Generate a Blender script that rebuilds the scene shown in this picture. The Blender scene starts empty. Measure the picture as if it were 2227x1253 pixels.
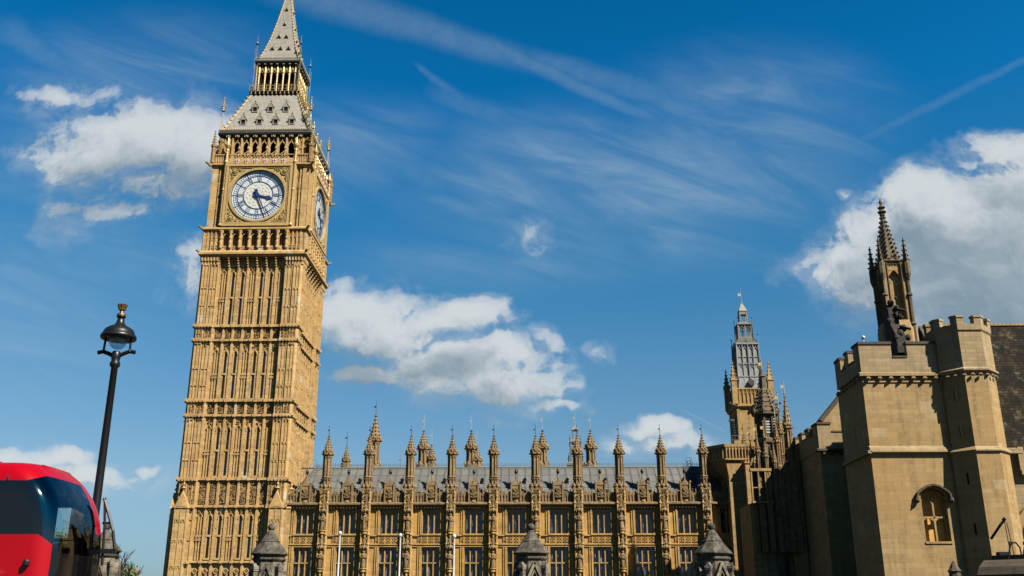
import bpy, bmesh, math, random
from math import sin, cos, pi, radians as R, tan, atan2, sqrt
random.seed(7)
S = bpy.context.scene
COL = S.collection

# ------------------------------------------------------------------ camera
cam = bpy.data.cameras.new('camera'); co = bpy.data.objects.new('camera', cam); COL.objects.link(co)
co.location = (0, 0, 1.6); PITCH = 18.6; YAW = 1.2
co.rotation_euler = (R(90+PITCH), 0, R(YAW))
cam.lens = 34.27; cam.sensor_width = 36; cam.clip_start = .1; cam.clip_end = 6000
S.camera = co

# ------------------------------------------------------------------ light
EL, AZ = 45.0, 130.0            # sun elevation; azimuth clockwise from +Y
sd = (cos(R(EL))*sin(R(AZ)), cos(R(EL))*cos(R(AZ)), sin(R(EL)))
sl = bpy.data.lights.new('sun', 'SUN'); so = bpy.data.objects.new('sun', sl); COL.objects.link(so)
sl.energy = 5.0; sl.angle = R(.5); sl.color = (1, .93, .80)
from mathutils import Vector
so.rotation_euler = Vector(sd).to_track_quat('Z', 'Y').to_euler()
S.view_settings.view_transform = 'Standard'; S.view_settings.look = 'None'
S.view_settings.exposure = 2.0; S.view_settings.gamma = 1
SKY_STRENGTH = .05
ALBEDO = .297           # the colours below are for exposure 0.25; the photograph is exposed well above it

# ------------------------------------------------------------------ node helpers
class NT:
    def __init__(s, tree): s.t = tree; tree.nodes.clear()
    def n(s, typ, **k):
        nd = s.t.nodes.new(typ)
        for a, b in k.items(): setattr(nd, a, b)
        return nd
    def put(s, sock, v):
        if v is None: return
        if isinstance(v, bpy.types.NodeSocket): s.t.links.new(v, sock)
        else:
            if hasattr(sock, 'default_value'):
                if isinstance(v, (tuple, list)) and sock.type == 'RGBA' and len(v) == 3: v = (*v, 1)
                sock.default_value = v
    def m(s, op, a, b=None, c=None, clamp=False):
        nd = s.n('ShaderNodeMath', operation=op, use_clamp=clamp)
        for i, x in enumerate((a, b, c)): s.put(nd.inputs[i], x)
        return nd.outputs[0]
    def vm(s, op, a, b=None):
        nd = s.n('ShaderNodeVectorMath', operation=op); s.put(nd.inputs[0], a); s.put(nd.inputs[1], b)
        return nd.outputs['Value'] if op in ('LENGTH', 'DOT_PRODUCT', 'DISTANCE') else nd.outputs[0]
    def sep(s, v):
        nd = s.n('ShaderNodeSeparateXYZ'); s.put(nd.inputs[0], v); return nd.outputs
    def xyz(s, x, y, z=0.):
        nd = s.n('ShaderNodeCombineXYZ')
        for i, q in enumerate((x, y, z)): s.put(nd.inputs[i], q)
        return nd.outputs[0]
    def mix(s, f, a, b, mode='MIX'):
        nd = s.n('ShaderNodeMix', data_type='RGBA', blend_type=mode)
        s.put(nd.inputs[0], f); s.put(nd.inputs[6], a); s.put(nd.inputs[7], b); return nd.outputs[2]
    def noise(s, v, scale, det=4, rough=.55, dist=0., col=False):
        nd = s.n('ShaderNodeTexNoise'); s.put(nd.inputs['Vector'], v)
        nd.inputs['Scale'].default_value = scale; nd.inputs['Detail'].default_value = det
        nd.inputs['Roughness'].default_value = rough; nd.inputs['Distortion'].default_value = dist
        return nd.outputs['Color' if col else 'Fac']
    def ss(s, x, lo, hi, a=0., b=1., kind='SMOOTHSTEP'):
        nd = s.n('ShaderNodeMapRange', interpolation_type=kind); s.put(nd.inputs[0], x)
        for i, q in enumerate((lo, hi, a, b)): s.put(nd.inputs[i+1], q)
        return nd.outputs[0]
    def brick(s, v, c1, c2, mo, bw, bh, ms=.012, bias=0., smooth=.1, off=.5):
        nd = s.n('ShaderNodeTexBrick'); s.put(nd.inputs['Vector'], v)
        for k, q in (('Color1', c1), ('Color2', c2), ('Mortar', mo)): s.put(nd.inputs[k], q)
        nd.inputs['Scale'].default_value = 1; nd.inputs['Mortar Size'].default_value = ms
        nd.inputs['Mortar Smooth'].default_value = smooth; nd.inputs['Bias'].default_value = bias
        nd.inputs['Brick Width'].default_value = bw; nd.inputs['Row Height'].default_value = bh
        nd.offset = off
        return nd.outputs
    def bump(s, h, dist=.02, st=.6):
        nd = s.n('ShaderNodeBump'); s.put(nd.inputs['Height'], h)
        nd.inputs['Distance'].default_value = dist; nd.inputs['Strength'].default_value = st
        return nd.outputs[0]
    def out(s, sh):
        o = s.n('ShaderNodeOutputMaterial'); s.t.links.new(sh, o.inputs[0])
    def pbsdf(s, col, rough=.8, metal=0., normal=None, spec=.3):
        p = s.n('ShaderNodeBsdfPrincipled')
        if isinstance(col, tuple): col = tuple(q*ALBEDO for q in col)
        else: col = s.mix(1., col, (ALBEDO,)*3, 'MULTIPLY')
        s.put(p.inputs['Base Color'], col); s.put(p.inputs['Roughness'], rough); s.put(p.inputs['Metallic'], metal)
        s.put(p.inputs['Specular IOR Level'], spec)
        if normal is not None: s.put(p.inputs['Normal'], normal)
        return p.outputs[0]

def pix_ab(px, py):
    """direction in the sky -> (x/y, z/y) in world axes, for a photo pixel of 2227x1253"""
    f = 2120.; u = px-1113.5; v = 626.5-py
    fw = f*cos(R(PITCH))-v*sin(R(PITCH)); up = f*sin(R(PITCH))+v*cos(R(PITCH))
    x = u*cos(R(YAW))-fw*sin(R(YAW)); y = u*sin(R(YAW))+fw*cos(R(YAW))
    return x/y, up/y

# ------------------------------------------------------------------ sky
def make_world():
    w = bpy.data.worlds.new('World'); S.world = w; w.use_nodes = True
    t = NT(w.node_tree)
    sky = t.n('ShaderNodeTexSky', sky_type='NISHITA', sun_disc=False, sun_elevation=R(EL), sun_rotation=R(AZ))
    sky.air_density = 1.0; sky.dust_density = .6; sky.ozone_density = 3.0; sky.altitude = 50
    d = t.n('ShaderNodeTexCoord').outputs['Generated']
    dx, dy, dz = t.sep(d)
    ys = t.m('MAXIMUM', dy, .05)
    P = t.xyz(t.m('DIVIDE', dx, ys), t.m('DIVIDE', dz, ys), 0.)
    front = t.ss(dy, .06, .2)
    # cumulus: px, py, rx, ry, amplitude
    CU = [(300,298,180,75,1.3),(425,318,130,100,1.3),(190,325,120,62,.8),(380,392,160,60,.8),(160,215,95,26,.55),
          (290,452,80,34,.5),(165,468,40,46,.33),(430,592,60,60,.5),
          (790,700,240,78,1.1),(985,692,125,48,1.05),(1010,800,200,70,1.1),(1110,842,120,46,1.0),(800,812,110,34,.95),
          (1188,752,40,26,.5),(1180,880,70,16,.5),(745,640,80,40,.6),
          (2150,570,360,190,1.6),(1905,575,150,130,1.2),(2030,450,160,80,1.15),(2210,345,115,52,1.0),(2230,430,150,100,1.2),(1900,680,110,60,.6),
          (120,990,95,26,1.05),(40,1005,90,26,.8),(170,1022,100,26,.9),(240,1038,40,14,.45),(330,1016,40,14,.45),(300,1045,80,16,.3),
          (1148,512,44,34,.36),(1298,757,26,26,.42),(1400,935,70,24,.8),(1425,968,110,30,.7),(1510,985,60,30,.4),(1820,403,18,12,.42),(1090,912,40,10,.3)]
    g = bpy.data.node_groups.new('cumulus', 'ShaderNodeTree')
    g.interface.new_socket('P', in_out='INPUT', socket_type='NodeSocketVector')
    g.interface.new_socket('D', in_out='OUTPUT', socket_type='NodeSocketFloat')
    q = NT(g); gi = q.n('NodeGroupInput'); go = q.n('NodeGroupOutput')
    p = gi.outputs[0]
    warp = q.vm('MULTIPLY', q.vm('SUBTRACT', q.noise(p, 8, 4, .6, 0, True), (.5, .5, .5)), (.15, .075, 0))
    pw = q.vm('ADD', p, warp)
    acc = None
    for (cx, cy, rx, ry, am) in CU:
        a0, b0 = pix_ab(cx, cy); a1, _ = pix_ab(cx+rx*.5, cy); a2, _ = pix_ab(cx-rx*.5, cy)
        _, b1 = pix_ab(cx, cy-ry*.5); _, b2 = pix_ab(cx, cy+ry*.5)
        l = q.vm('MULTIPLY', q.vm('SUBTRACT', pw, (a0, b0, 0)), (1/(a1-a2), 1/(b1-b2), 0))
        r2 = q.vm('DOT_PRODUCT', l, l)
        e = q.m('MULTIPLY_ADD', r2, -am*.8, am)
        if acc is None: acc = e
        else:
            nd = q.n('ShaderNodeMath', operation='SMOOTH_MAX'); q.put(nd.inputs[0], acc); q.put(nd.inputs[1], e); nd.inputs[2].default_value = .12
            acc = nd.outputs[0]
    acc = q.m('MAXIMUM', acc, -1.2)
    n1 = q.noise(q.vm('MULTIPLY', pw, (1, 1.2, 1)), 11, 8, .55, .1)
    bl = q.m('ABSOLUTE', q.m('MULTIPLY_ADD', q.noise(pw, 22, 7, .6, .2), 2., -1.))      # rounded billows
    bl2 = q.m('ABSOLUTE', q.m('MULTIPLY_ADD', q.noise(p, 70, 5, .6, .2), 2., -1.))
    de = q.m('ADD', acc, q.m('MULTIPLY_ADD', n1, 2.0, -1.02))
    de = q.m('ADD', de, q.m('MULTIPLY_ADD', bl, -.62, .14))
    de = q.m('ADD', de, q.m('MULTIPLY_ADD', bl2, -.30, .07))
    q.put(go.inputs[0], de)
    def dens(v):
        nd = t.n('ShaderNodeGroup'); nd.node_tree = g; t.put(nd.inputs[0], v); return nd.outputs[0]
    D0 = dens(P)
    Dup = dens(t.vm('ADD', P, (.004, .013, 0)))
    Dup2 = dens(t.vm('ADD', P, (.012, .055, 0)))
    slope = t.m('SUBTRACT', Dup, D0)
    al = t.m('MULTIPLY', t.m('MULTIPLY', t.ss(D0, -.02, t.ss(slope, -.25, .35, .50, 1.35)), t.ss(D0, .0, 1.05, .38, 1)), .95)
    al = t.m('MAXIMUM', al, t.m('MULTIPLY', t.ss(D0, -.6, .6, 0, .34), t.ss(t.noise(P, 16, 6, .65, .5), .38, .62)))   # crisp tops, soft bases
    n3 = t.noise(P, 6, 4, .6)
    shade = t.m('ADD', t.m('MULTIPLY', t.ss(Dup2, .0, 1.35), .80), t.m('MULTIPLY', t.ss(slope, -.35, .4), .30), None, True)
    shade = t.m('MULTIPLY', shade, t.ss(n3, .25, .75, 1.15, .6))
    cl = t.mix(shade, (5.5, 5.85, 6.0), (2.0, 2.7, 3.25))
    # cirrus veil + contrails
    ramp = t.n('ShaderNodeValToRGB'); t.put(ramp.inputs[0], dz); e = ramp.color_ramp.elements
    e[0].position = 0.; e[0].color = (.36, .50, .70, 1); e[1].position = 1.; e[1].color = (.06, .45, .70, 1)
    for ps_, cl_ in ((.13, (.62, .74, .77)), (.24, (.44, .78, .86)), (.36, (.18, .78, .98)), (.48, (.03, .76, 1.12)), (.58, (.012, .68, 1.02)), (.75, (.03, .5, .75))):
        q_ = e.new(ps_); q_.color = (*cl_, 1)
    base = t.mix(1., sky.outputs[0], ramp.outputs[0], 'MULTIPLY')
    rot = t.n('ShaderNodeVectorRotate', rotation_type='Z_AXIS'); t.put(rot.inputs['Vector'], P); rot.inputs['Angle'].default_value = R(20)
    pr = rot.outputs[0]
    st = t.noise(t.vm('MULTIPLY', pr, (2.2, 9, 1)), 2.2, 8, .6, .9)
    st2 = t.noise(t.vm('MULTIPLY', P, (5, 16, 1)), 3., 6, .62, .6)
    veil = t.m('MULTIPLY', t.ss(st, .30, .85), t.ss(st2, .2, .8, .6, 1))
    def soft(px, py, rx, ry, am):
        a0, b0 = pix_ab(px, py); a1, _ = pix_ab(px+rx*.5, py); a2, _ = pix_ab(px-rx*.5, py)
        _, b1 = pix_ab(px, py-ry*.5); _, b2 = pix_ab(px, py+ry*.5)
        l = t.vm('MULTIPLY', t.vm('SUBTRACT', P, (a0, b0, 0)), (1/(a1-a2), 1/(b1-b2), 0))
        return t.m('MULTIPLY', t.ss(t.vm('LENGTH', l), 1., .1), am)
    mask = None
    for a in ((1350,400,700,240,1.0),(700,330,420,170,.7),(300,150,420,170,.7),(150,560,480,170,.6),(1100,560,500,110,.45),(1650,250,420,220,.65),(60,330,260,200,.5),(60,640,420,330,.6)):
        e = soft(*a); mask = e if mask is None else t.m('MAXIMUM', mask, e)
    cir = t.m('MULTIPLY', t.m('MULTIPLY_ADD', veil, .85, .16), mask)
    wob = t.m('MULTIPLY_ADD', t.noise(P, 10, 4, .6), 2., -1.)
    fib = t.noise(t.vm('MULTIPLY', P, (1, 1, 1)), 55, 6, .7, .4)
    def streak(x0, y0, x1, y1, w0, w1, am, wb=.010):
        a0, b0 = pix_ab(x0, y0); a1, b1 = pix_ab(x1, y1)
        L = sqrt((a1-a0)**2+(b1-b0)**2); ux, uy = (a1-a0)/L, (b1-b0)/L
        rel = t.vm('SUBTRACT', P, (a0, b0, 0))
        s_ = t.m('DIVIDE', t.vm('DOT_PRODUCT', rel, (ux, uy, 0)), L)
        n_ = t.m('ABSOLUTE', t.m('ADD', t.vm('DOT_PRODUCT', rel, (-uy, ux, 0)), t.m('MULTIPLY', wob, wb)))
        wd = t.ss(s_, 0, 1, w0/2120., w1/2120., 'LINEAR')
        k = t.ss(t.m('DIVIDE', n_, wd), 1., .1)
        ends = t.m('MULTIPLY', t.ss(s_, -.1, .12), t.ss(s_, 1.08, .8))
        return t.m('MULTIPLY', t.m('MULTIPLY', k, ends), t.m('MULTIPLY', t.ss(fib, .2, .75, .6, 1), am))
    for a in ((600,-30,1180,140,75,50,.28),(1040,85,1460,275,36,26,.28),(1150,120,1500,230,40,60,.22),(905,140,1030,240,10,30,.16,.008),(940,200,1250,330,30,80,.18),
              (1830,325,2300,95,22,12,.14,.003),(1480,890,1590,945,4,4,.3,.001),(10,700,135,860,5,4,.22,.001),(0,55,270,225,60,40,.22),
              (700,280,1000,420,50,60,.20),(1000,500,1480,455,20,14,.14)):
        cir = t.m('MAXIMUM', cir, streak(*a))
    cir = t.m('MULTIPLY', cir, front)
    c = t.mix(t.m('MULTIPLY', cir, .75), base, (3.2, 4.3, 5.0))
    c = t.mix(t.m('MULTIPLY', al, front), c, cl)
    c = t.mix(1., c, (.595,)*3, 'MULTIPLY')
    bg = t.n('ShaderNodeBackground'); t.put(bg.inputs[0], c); bg.inputs[1].default_value = SKY_STRENGTH
    o = t.n('ShaderNodeOutputWorld'); t.t.links.new(bg.outputs[0], o.inputs[0])
make_world()

# ------------------------------------------------------------------ materials
M = {}
def mat(name):
    m = bpy.data.materials.new(name); m.use_nodes = True; M[name] = m; return NT(m.node_tree)
def wallvec(t):
    pos = t.n('ShaderNodeNewGeometry').outputs['Position']
    x, y, z = t.sep(pos)
    return pos, t.xyz(t.m('ADD', x, t.m('MULTIPLY', y, .97)), z, 0.), z

def stone(name, c1, c2, bw=.75, bh=.36, patch=None, pth=.93, stain=(.05, .04, .03), sa=.35, big=.3, mortar=.55, ms=.014):
    t = mat(name); pos, v, z = wallvec(t)
    mo = tuple(q*mortar for q in c1)
    b = t.brick(v, c1, c2, mo, bw, bh, ms)
    col = b[0]
    b3 = t.brick(t.vm('ADD', v, (.13, .03, 0)), (0, 0, 0), (1, 1, 1), (.5, .5, .5), bw*1.4, bh, .0)
    col = t.mix(t.ss(b3[0], .05, .4, .20 if name.startswith('ashlar') else .42, 0), col, tuple(q*.62 for q in c2))
    col = t.mix(t.ss(b3[0], .7, .95, 0, .35), col, tuple(min(1, q*1.22+.02) for q in c1))
    hue = t.noise(pos, .16, 3, .5)
    col = t.mix(t.ss(hue, .32, .7, 0, big), col, tuple(q*k for q, k in zip(c1, (.92, .78, .55))))
    if patch:
        b2 = t.brick(t.vm('ADD', v, (.31, .07, 0)), (0, 0, 0), (1, 1, 1), (0, 0, 0), bw*.9, bh*2, .0)
        col = t.mix(t.ss(b2[0], pth, pth+.01), col, patch)
    sv = t.noise(t.vm('MULTIPLY', pos, (1.6, 1.6, .16)), 1.3, 6, .65)
    sp = t.noise(pos, 2.6, 7, .65)
    k = t.m('MULTIPLY', t.ss(sv, .44, .68), t.ss(sp, .3, .62))
    col = t.mix(t.m('MULTIPLY', k, sa), col, stain)
    if name.startswith('ashlar'):
        hs = t.noise(t.vm('MULTIPLY', pos, (.55, .55, 7.)), 1., 4, .6)
        col = t.mix(t.ss(hs, .66, .72, 0, .45), col, tuple(min(1, q*1.3) for q in c1))
        col = t.mix(t.ss(hs, .34, .28, 0, .35), col, tuple(q*.6 for q in c2))
    grain = t.noise(pos, 11, 5, .7)
    col = t.mix(t.ss(grain, .3, .75, 0, .35), col, tuple(q*.5 for q in c2))
    h = t.m('ADD', t.m('MULTIPLY', b[1], -1.), t.m('MULTIPLY', grain, .9))
    t.out(t.pbsdf(col, .88, 0, t.bump(h, .025, .55), .2))

stone('gold_stone', (.88, .56, .225), (.65, .435, .20), .8, .42, (.80, .68, .48), .982, (.16, .10, .05), .45, .3, .8)
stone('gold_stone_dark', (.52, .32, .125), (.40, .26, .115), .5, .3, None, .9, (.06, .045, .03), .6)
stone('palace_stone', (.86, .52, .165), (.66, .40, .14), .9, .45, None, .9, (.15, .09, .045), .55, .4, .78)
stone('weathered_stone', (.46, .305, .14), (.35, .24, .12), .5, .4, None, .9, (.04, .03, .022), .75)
stone('ashlar', (.60, .405, .18), (.49, .33, .145), 1.25, .37, (.64, .47, .25), .96, (.10, .075, .04), .5, .5, .95, .005)
stone('ashlar_pale', (.56, .415, .225), (.45, .335, .18), .9, .34, None, .93, (.12, .095, .06), .4, .2, .6, .012)
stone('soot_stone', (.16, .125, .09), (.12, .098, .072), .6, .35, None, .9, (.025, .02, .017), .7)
stone('shade_black', (.06, .05, .038), (.045, .038, .03), .6, .35, None, .9, (.02, .017, .014), .6)  # near-black for the carved beast: the turret's shade painted in
stone('spire_stone', (.27, .205, .125), (.19, .15, .10), .5, .3, None, .9, (.03, .025, .018), .8)
stone('block_stone', (.66, .425, .17), (.54, .35, .15), .7, .36, None, .9, (.08, .055, .035), .5)

def lichen():
    t = mat('lichen_stone'); pos, v, z = wallvec(t)
    a = t.noise(pos, 1.7, 8, .68, .4); b = t.noise(t.vm('MULTIPLY', pos, (3, 3, .7)), 1.6, 7, .7)
    c = t.noise(pos, 9, 6, .7)
    col = t.mix(t.ss(a, .36, .62), (.10, .085, .065), (.36, .31, .235))
    col = t.mix(t.ss(b, .52, .68, 0, .85), col, (.045, .038, .03))
    col = t.mix(t.ss(c, .58, .75, 0, .6), col, (.46, .42, .33))
    t.out(t.pbsdf(col, .92, 0, t.bump(t.m('ADD', a, t.m('MULTIPLY', c, .6)), .05, .6), .15))
    t = mat('lichen_cap'); pos, v, z = wallvec(t)
    a = t.noise(pos, 2.2, 8, .7, .4); c = t.noise(pos, 13, 6, .7); b = t.noise(t.vm('MULTIPLY', pos, (2.5, 2.5, .5)), 1.9, 6, .7)
    col = t.mix(t.ss(a, .38, .64), (.060, .055, .044), (.20, .18, .145))
    col = t.mix(t.ss(b, .52, .66, 0, .9), col, (.028, .022, .014))
    col = t.mix(t.ss(c, .62, .78, 0, .8), col, (.36, .33, .26))
    t.out(t.pbsdf(col, .92, 0, t.bump(t.m('ADD', a, t.m('MULTIPLY', c, .6)), .05, .6), .15))
lichen()

def simple(name, col, rough=.5, metal=0., spec=.4, var=0., vs=3., bump=0.):
    t = mat(name); c = col; nrm = None
    if var:
        pos = t.n('ShaderNodeNewGeometry').outputs['Position']
        n = t.noise(pos, vs, 6, .65)
        c = t.mix(t.ss(n, .3, .7), tuple(q*(1-var) for q in col), tuple(min(1, q*(1+var*.6)) for q in col))
        if bump: nrm = t.bump(n, bump, .6)
    t.out(t.pbsdf(c, rough, metal, nrm, spec))
simple('gilding', (.86, .60, .24), .42, .35, .5, .35, 5.)
simple('gilded_stone', (.76, .50, .18), .55, .15, .4, .35, 6.)
simple('dark_void', (.012, .011, .010), .9, 0, .1)
simple('tower_glass', (.010, .012, .014), .25, 0, .4, .3, 2.)
simple('dial_glass', (.92, 1.0, 1.0), .25, 0, .4, .06, 2.)
simple('dial_centre', (.98, .96, .86), .3, 0, .4, .06, 3.)
simple('dial_blue', (.014, .05, .21), .4, 0, .4)
simple('dial_lead', (.22, .23, .25), .5, 0, .3)
simple('shield_white', (.80, .78, .74), .5)
simple('shield_red', (.50, .02, .03), .5)
simple('iron_grey', (.24, .225, .19), .55, .2, .4, .3, 4.)
simple('black_paint', (.012, .012, .013), .38, 0, .22)
simple('white_paint', (.78, .78, .76), .4, 0, .4, .06, 6.)
simple('bronze', (.42, .25, .10), .35, .75, .5, .35, 18.)
simple('rubber', (.02, .02, .02), .8)
simple('chrome', (.6, .6, .6), .2, 1.)
simple('asphalt', (.05, .05, .052), .9, 0, .2, .3, 4., .01)
simple('paving', (.085, .083, .08), .85, 0, .2, .2, 2.)
simple('lawn', (.05, .09, .025), .95, 0, .1, .4, 3.)
simple('bark', (.055, .042, .032), .95, 0, .1, .4, 8., .02)
simple('board_orange', (.95, .50, .12), .7, 0, .2, .25, 2.)
simple('hose_green', (.45, .62, .25), .5)

def special():
    # cast-iron tiles of the clock tower roof: scalloped rows
    t = mat('iron_tile'); pos, v, z = wallvec(t)
    x, y, _ = t.sep(v)
    sc = t.m('ABSOLUTE', t.m('SINE', t.m('MULTIPLY', x, pi/.62)))
    zz = t.m('FRACT', t.m('DIVIDE', t.m('ADD', y, t.m('MULTIPLY', sc, -.16)), .78))
    ln = t.ss(zz, .0, .12, 1, 0)
    n = t.noise(pos, 1.1, 6, .65); n2 = t.noise(t.vm('MULTIPLY', pos, (2, 2, .3)), 2, 5, .6)
    col = t.mix(t.ss(n, .3, .7), (.36, .34, .295), (.46, .435, .38))
    col = t.mix(t.ss(n2, .5, .75, 0, .5), col, (.17, .155, .13))
    col = t.mix(t.m('MULTIPLY', ln, .6), col, (.07, .065, .055))
    t.out(t.pbsdf(col, .6, .1, t.bump(zz, .05, .6), .35))
    # palace roof sheets
    t = mat('roof_sheet'); pos, v, z = wallvec(t)
    x, y, zz = t.sep(pos)
    b = t.brick(t.xyz(x, zz, 0.), (.18, .18, .168), (.23, .23, .212), (.04, .04, .04), 1.03, .93, .03, 0, .1, 0.)
    n = t.noise(t.vm('MULTIPLY', pos, (1, 1, .3)), 1.2, 6, .65)
    col = t.mix(t.ss(n, .45, .75, 0, .5), b[0], (.13, .13, .12))
    t.out(t.pbsdf(col, .55, .15, t.bump(t.m('MULTIPLY', b[1], -1.), .02, .6), .35))
    t = mat('lead_panel'); pos, v, z = wallvec(t)
    n = t.noise(t.vm('MULTIPLY', pos, (1.2, 1.2, .25)), 1.2, 6, .65)
    b = t.brick(v, (.32, .325, .32), (.38, .385, .375), (.22, .22, .21), .52, 1.9, .012, 0, .1, 0.)
    col = t.mix(t.ss(n, .4, .75, 0, .55), b[0], (.15, .16, .17))
    t.out(t.pbsdf(col, .5, .2, None, .4))
    # slates, mossy
    t = mat('slate'); pos, v, z = wallvec(t)
    x, y, zz = t.sep(pos)
    b = t.brick(t.xyz(x, t.m('MULTIPLY', zz, 1.), 0.), (.085, .062, .026), (.026, .02, .011), (.006, .006, .005), .46, .30, .03, 0, .1, .5)
    b2 = t.brick(t.xyz(t.m('ADD', x, .1), zz, 0.), (0, 0, 0), (1, 1, 1), (0, 0, 0), .46, .30, .0)
    n = t.noise(pos, .55, 7, .7); n2 = t.noise(pos, 3, 6, .7)
    col = t.mix(t.ss(n, .45, .6, 0, .75), b[0], (.014, .013, .011))
    col = t.mix(t.m('MULTIPLY', t.ss(b2[0], .84, .92), .55), col, (.16, .135, .085))
    col = t.mix(t.ss(n2, .55, .72, 0, .6), col, (.085, .075, .034))
    frac = t.m('FRACT', t.m('DIVIDE', zz, .30))
    col = t.mix(t.ss(t.noise(t.vm('MULTIPLY', pos, (1, 1, .35)), 1.1, 7, .72), .42, .56, 0, .88), col, (.010, .009, .007))
    t.out(t.pbsdf(col, .9, 0, t.bump(t.m('ADD', t.m('MULTIPLY', frac, -1.), b2[0]), .06, .8), .06))
    # window glass of the palace: dark with pale curtains behind
    t = mat('leaded_glass'); pos, v, z = wallvec(t)
    x, y, _ = t.sep(v)
    cur = t.noise(t.vm('MULTIPLY', v, (6.5, .55, 1)), 1., 5, .6, .6)
    wher = t.noise(t.vm('MULTIPLY', v, (1.25, .7, 1)), 1.3, 2, .5)
    k = t.m('MULTIPLY', t.ss(cur, .47, .68), t.ss(wher, .36, .54))
    col = t.mix(k, (.008, .010, .011), (.38, .42, .50))
    gx = t.ss(t.m('ABSOLUTE', t.m('SUBTRACT', t.m('FRACT', t.m('DIVIDE', x, .17)), .5)), .40, .46)
    gz = t.ss(t.m('ABSOLUTE', t.m('SUBTRACT', t.m('FRACT', t.m('DIVIDE', y, .24)), .5)), .42, .47)
    col = t.mix(t.m('MULTIPLY', t.m('MAXIMUM', gx, gz), .7), col, (.008, .008, .008))
    t.out(t.pbsdf(col, .12, 0, t.bump(t.noise(v, 5, 2), .02, .35), .5))
    # leaves, two tones
    for nm, a, b in (('leaves', (.022, .045, .011), (.045, .075, .018)),):
        t = mat(nm); r = t.n('ShaderNodeNewGeometry').outputs['Random Per Island']
        p = t.n('ShaderNodeBsdfPrincipled'); t.put(p.inputs['Base Color'], t.mix(r, a, b)); p.inputs['Roughness'].default_value = .6
        tr = t.n('ShaderNodeBsdfTranslucent'); t.put(tr.inputs[0], t.mix(r, a, b))
        mx = t.n('ShaderNodeMixShader'); mx.inputs[0].default_value = .3
        t.t.links.new(p.outputs[0], mx.inputs[1]); t.t.links.new(tr.outputs[0], mx.inputs[2]); t.out(mx.outputs[0])
    # bus paint and glass
    t = mat('bus_red'); p = t.n('ShaderNodeBsdfPrincipled')
    pos = t.n('ShaderNodeNewGeometry').outputs['Position']
    n = t.noise(pos, 1.2, 5, .6)
    t.put(p.inputs['Base Color'], t.mix(n, (.135, .00015, .002), (.158, .0002, .003)))
    p.inputs['Roughness'].default_value = .3; p.inputs['Coat Weight'].default_value = .22; p.inputs['Coat Roughness'].default_value = .06; p.inputs['Specular IOR Level'].default_value = .15
    t.out(p.outputs[0])
    t = mat('bus_black_glass'); t.out(t.pbsdf((.006, .007, .008), .07, 0, None, .5))
    t = mat('bus_windscreen')
    tr = t.n('ShaderNodeBsdfTransparent'); tr.inputs[0].default_value = (.42, .55, .56, 1)
    gl = t.n('ShaderNodeBsdfGlossy'); gl.inputs['Color'].default_value = (.85, .95, 1, 1); gl.inputs['Roughness'].default_value = .04
    fr = t.n('ShaderNodeFresnel'); fr.inputs[0].default_value = 1.85
    mx = t.n('ShaderNodeMixShader'); t.put(mx.inputs[0], fr.outputs[0])
    t.t.links.new(tr.outputs[0], mx.inputs[1]); t.t.links.new(gl.outputs[0], mx.inputs[2]); t.out(mx.outputs[0])
    t = mat('lamp_glass'); p = t.n('ShaderNodeBsdfPrincipled')
    tr = t.n('ShaderNodeBsdfTransparent'); tr.inputs[0].default_value = (.62, .74, .78, 1)
    gl = t.n('ShaderNodeBsdfGlossy'); gl.inputs['Roughness'].default_value = .08
    df = t.n('ShaderNodeBsdfDiffuse'); df.inputs[0].default_value = (.45, .5, .5, 1)
    lw = t.n('ShaderNodeLayerWeight'); lw.inputs[0].default_value = .35
    mx = t.n('ShaderNodeMixShader'); mx.inputs[0].default_value = .14
    t.t.links.new(tr.outputs[0], mx.inputs[1]); t.t.links.new(df.outputs[0], mx.inputs[2])
    m2 = t.n('ShaderNodeMixShader'); t.put(m2.inputs[0], t.m('MULTIPLY', lw.outputs['Facing'], .25))
    t.t.links.new(mx.outputs[0], m2.inputs[1]); t.t.links.new(gl.outputs[0], m2.inputs[2]); t.out(m2.outputs[0])
special()

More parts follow.
